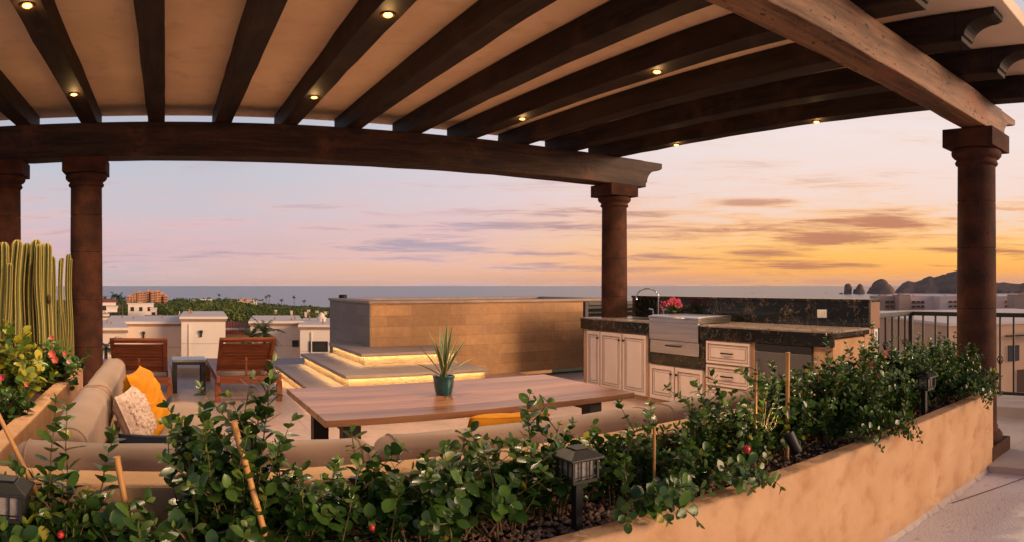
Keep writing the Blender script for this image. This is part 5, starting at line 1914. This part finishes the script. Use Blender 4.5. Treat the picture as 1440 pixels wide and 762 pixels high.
# two houses just across from the railing
o, R = frame(1290, 21)
t = thing('stucco_house', 'long mauve-pink stucco house directly behind the railing', 'house', (o.x, o.y, ground_z(21)), 'houses across from the railing')
zt_ = ht(453.5, 21)
HB(o, R).hbox(-2.6, 2.2, 0, 8, ground_z(21) - 1, zt_).build('wall', M['mauve'], t)
HB(o, R).hbox(-2.65, 2.25, -.05, 8.05, zt_ + .002, zt_ + .07).build('parapet', M['cream2'], t)
HB(o, R).hbox(-0.9, 1.9, 2.5, 6, zt_ + .071, ht(442.5, 23.5)).build('roof_room', M['mauve'], t)
for (a, b_) in ((1270.5, 1274), (1279, 1283), (1288, 1292)):
    f = HB(o, R).hbox((a - 1290) / F * 23.5, (b_ - 1290) / F * 23.5, 2.46, 2.499, ht(453, 23.5), ht(446, 23.5)).build('window', M['rooftile'], t)
o, R = frame(1425, 15)
t = thing('stucco_house', 'peach stucco house with a dark window right of the near column', 'house', (o.x, o.y, ground_z(15)), 'houses across from the railing')
R = R @ Matrix.Rotation(0.55, 3, 'Z')
zt_ = ht(455, 15)
HB(o, R).hbox(-1.6, 4.2, 0, 7, ground_z(15) - 1, zt_).build('wall', M['peach'], t)
HB(o, R).hbox(-1.64, 4.24, -.04, 7.04, zt_ + .002, zt_ + .06).build('parapet', M['cream2'], t)
HB(o, R).hbox(-0.14, 0.14, -.03, -.001, ht(507, 15), ht(485, 15)).build('window', M['winglass'], t)
HB(o, R).hbox(-0.22, 0.22, -.12, -.001, ht(472, 15), ht(470.5, 15)).build('canopy', M['iron'], t)
HB(o, R).hbox(0.42, 0.5, -.14, -.001, ht(478, 15), ht(466, 15)).build('wall_lamp', M['iron'], t)
HB(o, R).hbox(0.1, 1.2, -.02, -.001, ht(560, 15), ht(520, 15)).build('garage_door', M['recess'], t)

# ------------------------------------------------------------------ woodland, palms
random.seed(21)
wd = MB()
for i in range(2300):
    a = rnd(-0.12, 0.30) if i % 6 else random.choice((rnd(0.3, 0.95), rnd(-0.55, -0.12)))
    u = random.random()
    r = 190 * (1750 / 190) ** (u ** 0.85)
    if r > coast(a) - 60:
        continue
    px = a * F + X0
    s = rnd(1.6, 3.2) + (1.6 if random.random() < 0.12 else 0)
    if 172 < px < 240 and r > 800:
        continue
    if 138 < px < 242 and r < 330:
        continue
    z0 = gz2(a, r) + rnd(0.5, 2.0)
    x, y = r * math.sin(a), r * math.cos(a)
    mt = random.choice((0, 0, 1, 1, 2))
    nq = 90 if r < 420 else (44 if r < 800 else 26)
    ls = 0.42 if r < 420 else (0.7 if r < 800 else 1.2)
    for q in range(nq):
        d = rand_dir()
        k = rnd(0.55, 1.0)
        p = Vector((x + d.x * s * k * 1.2, y + d.y * s * k * 1.2, z0 + s * 0.7 + d.z * s * k * 0.75))
        v = rand_dir() * ls * rnd(0.6, 1.3)
        w_ = v.cross(rand_dir()).normalized() * ls * rnd(0.5, 1.0)
        o_ = len(wd.v)
        wd.v += [tuple(p - v), tuple(p + w_), tuple(p + v), tuple(p - w_)]
        wd.f.append((o_, o_ + 1, o_ + 2, o_ + 3))
        wd.m.append(mt if random.random() < 0.75 else random.choice((0, 1, 2)))
w_ = wd.build('woodland', [M['wood_a'], M['wood_b'], M['wood_c']], fixn=False)
tag(w_, 'green scrub woodland falling to the shore beyond the houses', 'woodland', kind='stuff')


def palm(label, px, topy, r, gz=None, nf=16, fl=2.6, tr=0.22, group='palms along the shore', lean=0.0, wide=0.34):
    p = at_range(px, r)
    top = ht(topy, r) - fl * 0.35
    g = gz2(az(px), r) if gz is None else gz
    t = thing('palm_tree', label, 'palm', (p.x, p.y, g), group)
    n = 8
    MB().tube([(p.x + lean * (i / n) ** 2, p.y, g + (top - g) * i / n) for i in range(n + 1)], [tr * (1.25 - 0.45 * i / n) for i in range(n + 1)], 8).build('trunk', M['trunk'], t, smooth=60)
    c = Vector((p.x + lean, p.y, top))
    fo = MB()
    for k in range(nf):
        a = 2 * PI * k / nf + rnd(-.2, .2)
        el = rnd(-0.35, 1.25)
        d = Vector((math.cos(a) * math.cos(el), math.sin(a) * math.cos(el), math.sin(el)))
        q = c.copy()
        L = fl * rnd(0.8, 1.1)
        seg = 9
        prev = q
        for i in range(seg):
            d = (d + Vector((0, 0, -0.16))).normalized()
            q2 = q + d * L / seg
            s = d.cross(Vector((0, 0, 1)))
            s.normalize()
            ll = fl * wide * math.sin(PI * (0.12 + 0.86 * (i + .5) / seg))
            for sg in (-1, 1):
                for h_ in (0.0, 0.5):
                    b0 = q + (q2 - q) * h_
                    e_ = b0 + s * sg * ll + d * ll * 0.55 + Vector((0, 0, -ll * rnd(0.25, 0.6)))
                    o_ = len(fo.v)
                    w0 = (q2 - q) * 0.42
                    fo.v += [tuple(b0), tuple(b0 + w0), tuple(e_)]
                    fo.f.append((o_, o_ + 1, o_ + 2))
                    fo.m.append(0)
            q = q2
    fo.build('crown', M['frond'], t, fixn=False)


palm('big palm in the yard between the tower and the next house', 372, 455, 34, nf=22, fl=1.25, tr=0.10, group='garden palms close below the terrace', wide=0.22)
palm('shorter palm in front of the tiled roof', 352, 464, 33, nf=18, fl=1.0, tr=0.08, group='garden palms close below the terrace', wide=0.22)
palm('bushy palm at the foot of the second column', 149, 478, 15, nf=16, fl=0.45, tr=0.05, group='garden palms close below the terrace', wide=0.25)
for (px, ty, r, lb) in ((308, 412.5, 900, 'tall lone palm above the woodland between resort and twin palms'), (374.5, 415, 800, 'left one of the twin palms on the shore'),
                        (378.5, 413.5, 800, 'right and taller one of the twin palms'), (396, 420, 800, 'short palm between the twin palms and the tall single palm'),
                        (413.5, 415, 780, 'tall single palm in front of the sea'), (427.5, 421.5, 760, 'palm nearest the hot tub, in front of the sea'),
                        (160.5, 411, 330, 'tall palm near the second column against the sea'), (167, 413, 250, 'shaggy palm beside the resort, largest of the shore palms'),
                        (148, 416, 420, 'palm right at the edge of the second column'),
                        (172, 416.5, 300, 'stout palm between the shaggy palm and the resort')):
    palm(lb, px, ty, r, None, 18, 3.2 if r > 500 else 3.0, 0.3)
for i in range(16):
    px = 244 + i * 7.8 + rnd(-2, 2)
    palm('small dark palm in the line of palms along the shore', px, 421.5 + rnd(-2.2, 2), rnd(900, 1050), None, 14, 3.4, 0.3, group='line of palms before the shore hotels')


hm = bpy.data.materials.new('sea_air')
hm.use_nodes = True
hn, hl = nt(hm)
hn.remove(hn['Principled BSDF'])
pv_ = hn.new('ShaderNodeVolumePrincipled')
pv_.inputs['Color'].default_value = (0.92, 0.90, 0.92, 1)
pv_.inputs['Density'].default_value = 0.000009
pv_.inputs['Anisotropy'].default_value = 0.3
hl.new(pv_.outputs[0], hn['Material Output'].inputs['Volume'])
hz = MB().box(-26000, 26000, -26000, 26000, -62, 140).build('haze', hm)
tag(hz, kind='stuff')

# ------------------------------------------------------------------ sky, sun
world = bpy.data.worlds.new('World')
SC.world = world
world.use_nodes = True
n, l = world.node_tree.nodes, world.node_tree.links
bg = n['Background']
tc = n.new('ShaderNodeTexCoord').outputs['Generated']
nv = n.new('ShaderNodeVectorMath')
nv.operation = 'NORMALIZE'
l.new(tc, nv.inputs[0])
sx = n.new('ShaderNodeSeparateXYZ')
l.new(nv.outputs[0], sx.inputs[0])
dx, dy, dz = sx.outputs
AZ = math_(n, l, 'ARCTAN2', dx, dy)
zc = math_(n, l, 'MAXIMUM', dz, 0.0)


def srgb(c):
    return tuple(((v / 255 + 0.055) / 1.055) ** 2.4 if v > 10 else v / 255 / 12.92 for v in c)


def ramp(fac, stops):
    r = n.new('ShaderNodeValToRGB')
    r.color_ramp.interpolation = 'EASE' if False else 'LINEAR'
    e = r.color_ramp.elements
    while len(e) > 1:
        e.remove(e[-1])
    for i, (p, c) in enumerate(stops):
        q = e[0] if i == 0 else e.new(p)
        q.position = p
        q.color = (*srgb(c), 1)
    l.new(fac, r.inputs[0])
    return r.outputs[0]


zs = math_(n, l, 'POWER', zc, 0.5)     # finer near the horizon


def S(z):
    return math.sqrt(z)


cool = ramp(zs, [(0, (204, 184, 186)), (S(.02), (198, 180, 186)), (S(.05), (204, 176, 184)), (S(.075), (211, 184, 190)), (S(.11), (202, 190, 198)),
                 (S(.17), (190, 192, 203)), (S(.30), (168, 173, 190)), (S(.5), (120, 127, 152)), (1, (86, 94, 124))])
warm = ramp(zs, [(0, (206, 150, 126)), (S(.010), (226, 158, 116)), (S(.022), (252, 174, 90)), (S(.042), (255, 190, 98)), (S(.062), (253, 201, 134)), (S(.09), (244, 206, 178)),
                 (S(.13), (242, 214, 202)), (S(.22), (240, 222, 218)), (S(.35), (222, 212, 216)), (S(.5), (140, 140, 160)), (1, (86, 94, 124))])
sd = (math.sin(1.16), math.cos(1.16))
dot = math_(n, l, 'ADD', math_(n, l, 'MULTIPLY', dx, sd[0]), math_(n, l, 'MULTIPLY', dy, sd[1]))
lowsky = smooth(n, l, zc, 0.0, 0.075, 0.16, 0.0)
wf = smooth(n, l, math_(n, l, 'ADD', dot, lowsky), 0.50, 1.0)
peach = ramp(zs, [(0, (214, 172, 152)), (S(.012), (226, 176, 152)), (S(.03), (236, 186, 160)), (S(.05), (232, 190, 174)), (S(.08), (226, 192, 188)), (S(.12), (222, 200, 204)),
                  (S(.2), (216, 208, 214)), (S(.35), (196, 194, 206)), (S(.5), (130, 134, 156)), (1, (86, 94, 124))])
wp = smooth(n, l, math_(n, l, 'ADD', dot, lowsky), 0.40, 0.88)
wf = smooth(n, l, dot, 0.72, 1.0)
sky = mixrgb(n, l, wf, mixrgb(n, l, wp, cool, peach), warm)
# clouds: streaky noise in (azimuth, height)
cv = n.new('ShaderNodeCombineXYZ')
l.new(math_(n, l, 'MULTIPLY', AZ, 3.0), cv.inputs[0])
l.new(math_(n, l, 'MULTIPLY', math_(n, l, 'POWER', zc, 0.8), 26.0), cv.inputs[1])
cn = noise_tex(n, l, cv.outputs[0], 1.25, 7, 0.58, 0.5)
cv2 = n.new('ShaderNodeCombineXYZ')
l.new(math_(n, l, 'MULTIPLY', AZ, 7.0), cv2.inputs[0])
l.new(math_(n, l, 'MULTIPLY', zc, 95.0), cv2.inputs[1])
cn2 = noise_tex(n, l, cv2.outputs[0], 1.3, 8, 0.66, 1.0)
cmix = math_(n, l, 'SUBTRACT', math_(n, l, 'ADD', math_(n, l, 'MULTIPLY', cn, 0.85), math_(n, l, 'MULTIPLY', cn2, 0.65)), 0.25)


def blob(a0, z0, sa, sz):
    u = math_(n, l, 'DIVIDE', math_(n, l, 'SUBTRACT', AZ, a0), sa)
    v = math_(n, l, 'DIVIDE', math_(n, l, 'SUBTRACT', zc, z0), sz)
    r2 = math_(n, l, 'ADD', math_(n, l, 'MULTIPLY', u, u), math_(n, l, 'MULTIPLY', v, v))
    return math_(n, l, 'EXPONENT', math_(n, l, 'MULTIPLY', r2, -1.0))


bl = None
for (px, py, sa, sz, k) in ((1245, 314, 0.12, 0.013, 0.85), (1190, 337, 0.14, 0.010, 0.85), (1062, 287, 0.055, 0.007, 0.9), (1090, 353, 0.08, 0.008, 0.85), (1330, 352, 0.14, 0.006, 0.7),
                            (930, 333, 0.16, 0.008, 0.7), (760, 300, 0.20, 0.006, 0.55), (700, 338, 0.25, 0.010, 0.5), (560, 350, 0.2, 0.008, 0.4), (860, 360, 0.2, 0.008, 0.5),
                            (1180, 262, 0.12, 0.006, 0.3), (700, 262, 0.15, 0.006, 0.45), (980, 375, 0.35, 0.007, 0.6), (640, 318, 0.22, 0.008, 0.6), (800, 320, 0.16, 0.007, 0.6), (330, 362, 0.3, 0.009, 0.45), (930, 300, 0.12, 0.006, 0.45), (1010, 325, 0.13, 0.006, 0.5)):
    g_ = math_(n, l, 'MULTIPLY', blob(az(px), (H0 - py) / F, sa, sz), k)
    bl = g_ if bl is None else math_(n, l, 'MAXIMUM', bl, g_)
cm = math_(n, l, 'ADD', cmix, math_(n, l, 'MULTIPLY', bl, 0.34))
mask = smooth(n, l, cm, 0.56, 0.79)
edge = smooth(n, l, cm, 0.46, 0.62)
lit = mixrgb(n, l, wf, srgb((228, 186, 184)), srgb((255, 184, 96)))
shade = mixrgb(n, l, wf, srgb((170, 156, 172)), srgb((182, 116, 92)))
low = smooth(n, l, zc, 0.085, 0.17)
sky = mixrgb(n, l, math_(n, l, 'MULTIPLY', edge, math_(n, l, 'SUBTRACT', 0.55, math_(n, l, 'MULTIPLY', low, 0.45))), sky, lit)
sky = mixrgb(n, l, math_(n, l, 'MULTIPLY', mask, math_(n, l, 'SUBTRACT', 0.88, math_(n, l, 'MULTIPLY', low, 0.62))), sky, shade)
ns = n.new('ShaderNodeTexSky')
ns.sky_type = 'NISHITA'
ns.sun_disc = False
ns.sun_elevation = math.radians(3)
ns.sun_rotation = math.radians(118)
nb = n.new('ShaderNodeBackground')
l.new(ns.outputs[0], nb.inputs[0])
nb.inputs[1].default_value = 0.006
l.new(sky, bg.inputs[0])
bg.inputs[1].default_value = 1.0
ad = n.new('ShaderNodeAddShader')
l.new(bg.outputs[0], ad.inputs[0])
l.new(nb.outputs[0], ad.inputs[1])
l.new(ad.outputs[0], n['World Output'].inputs[0])

sun = bpy.data.lights.new('sun', 'SUN')
sun.energy = 4.1
sun.angle = math.radians(30)
sun.color = (1.0, 0.65, 0.39)
so = bpy.data.objects.new('sun', sun)
COL.objects.link(so)
sa, se = math.radians(138), math.radians(11)
sdir = Vector((math.sin(sa) * math.cos(se), math.cos(sa) * math.cos(se), math.sin(se)))
so.rotation_euler = (-sdir).to_track_quat('-Z', 'Y').to_euler()
so.location = sdir * 20

SC.view_settings.view_transform = 'Standard'
SC.view_settings.look = 'None'
SC.view_settings.exposure = 0.06
SC.view_settings.gamma = 1.0
SC.view_settings.use_curve_mapping = False
SC.cycles.max_bounces = 8
SC.cycles.diffuse_bounces = 4
SC.cycles.use_denoising = True
SC.cycles.sample_clamp_indirect = 4.0
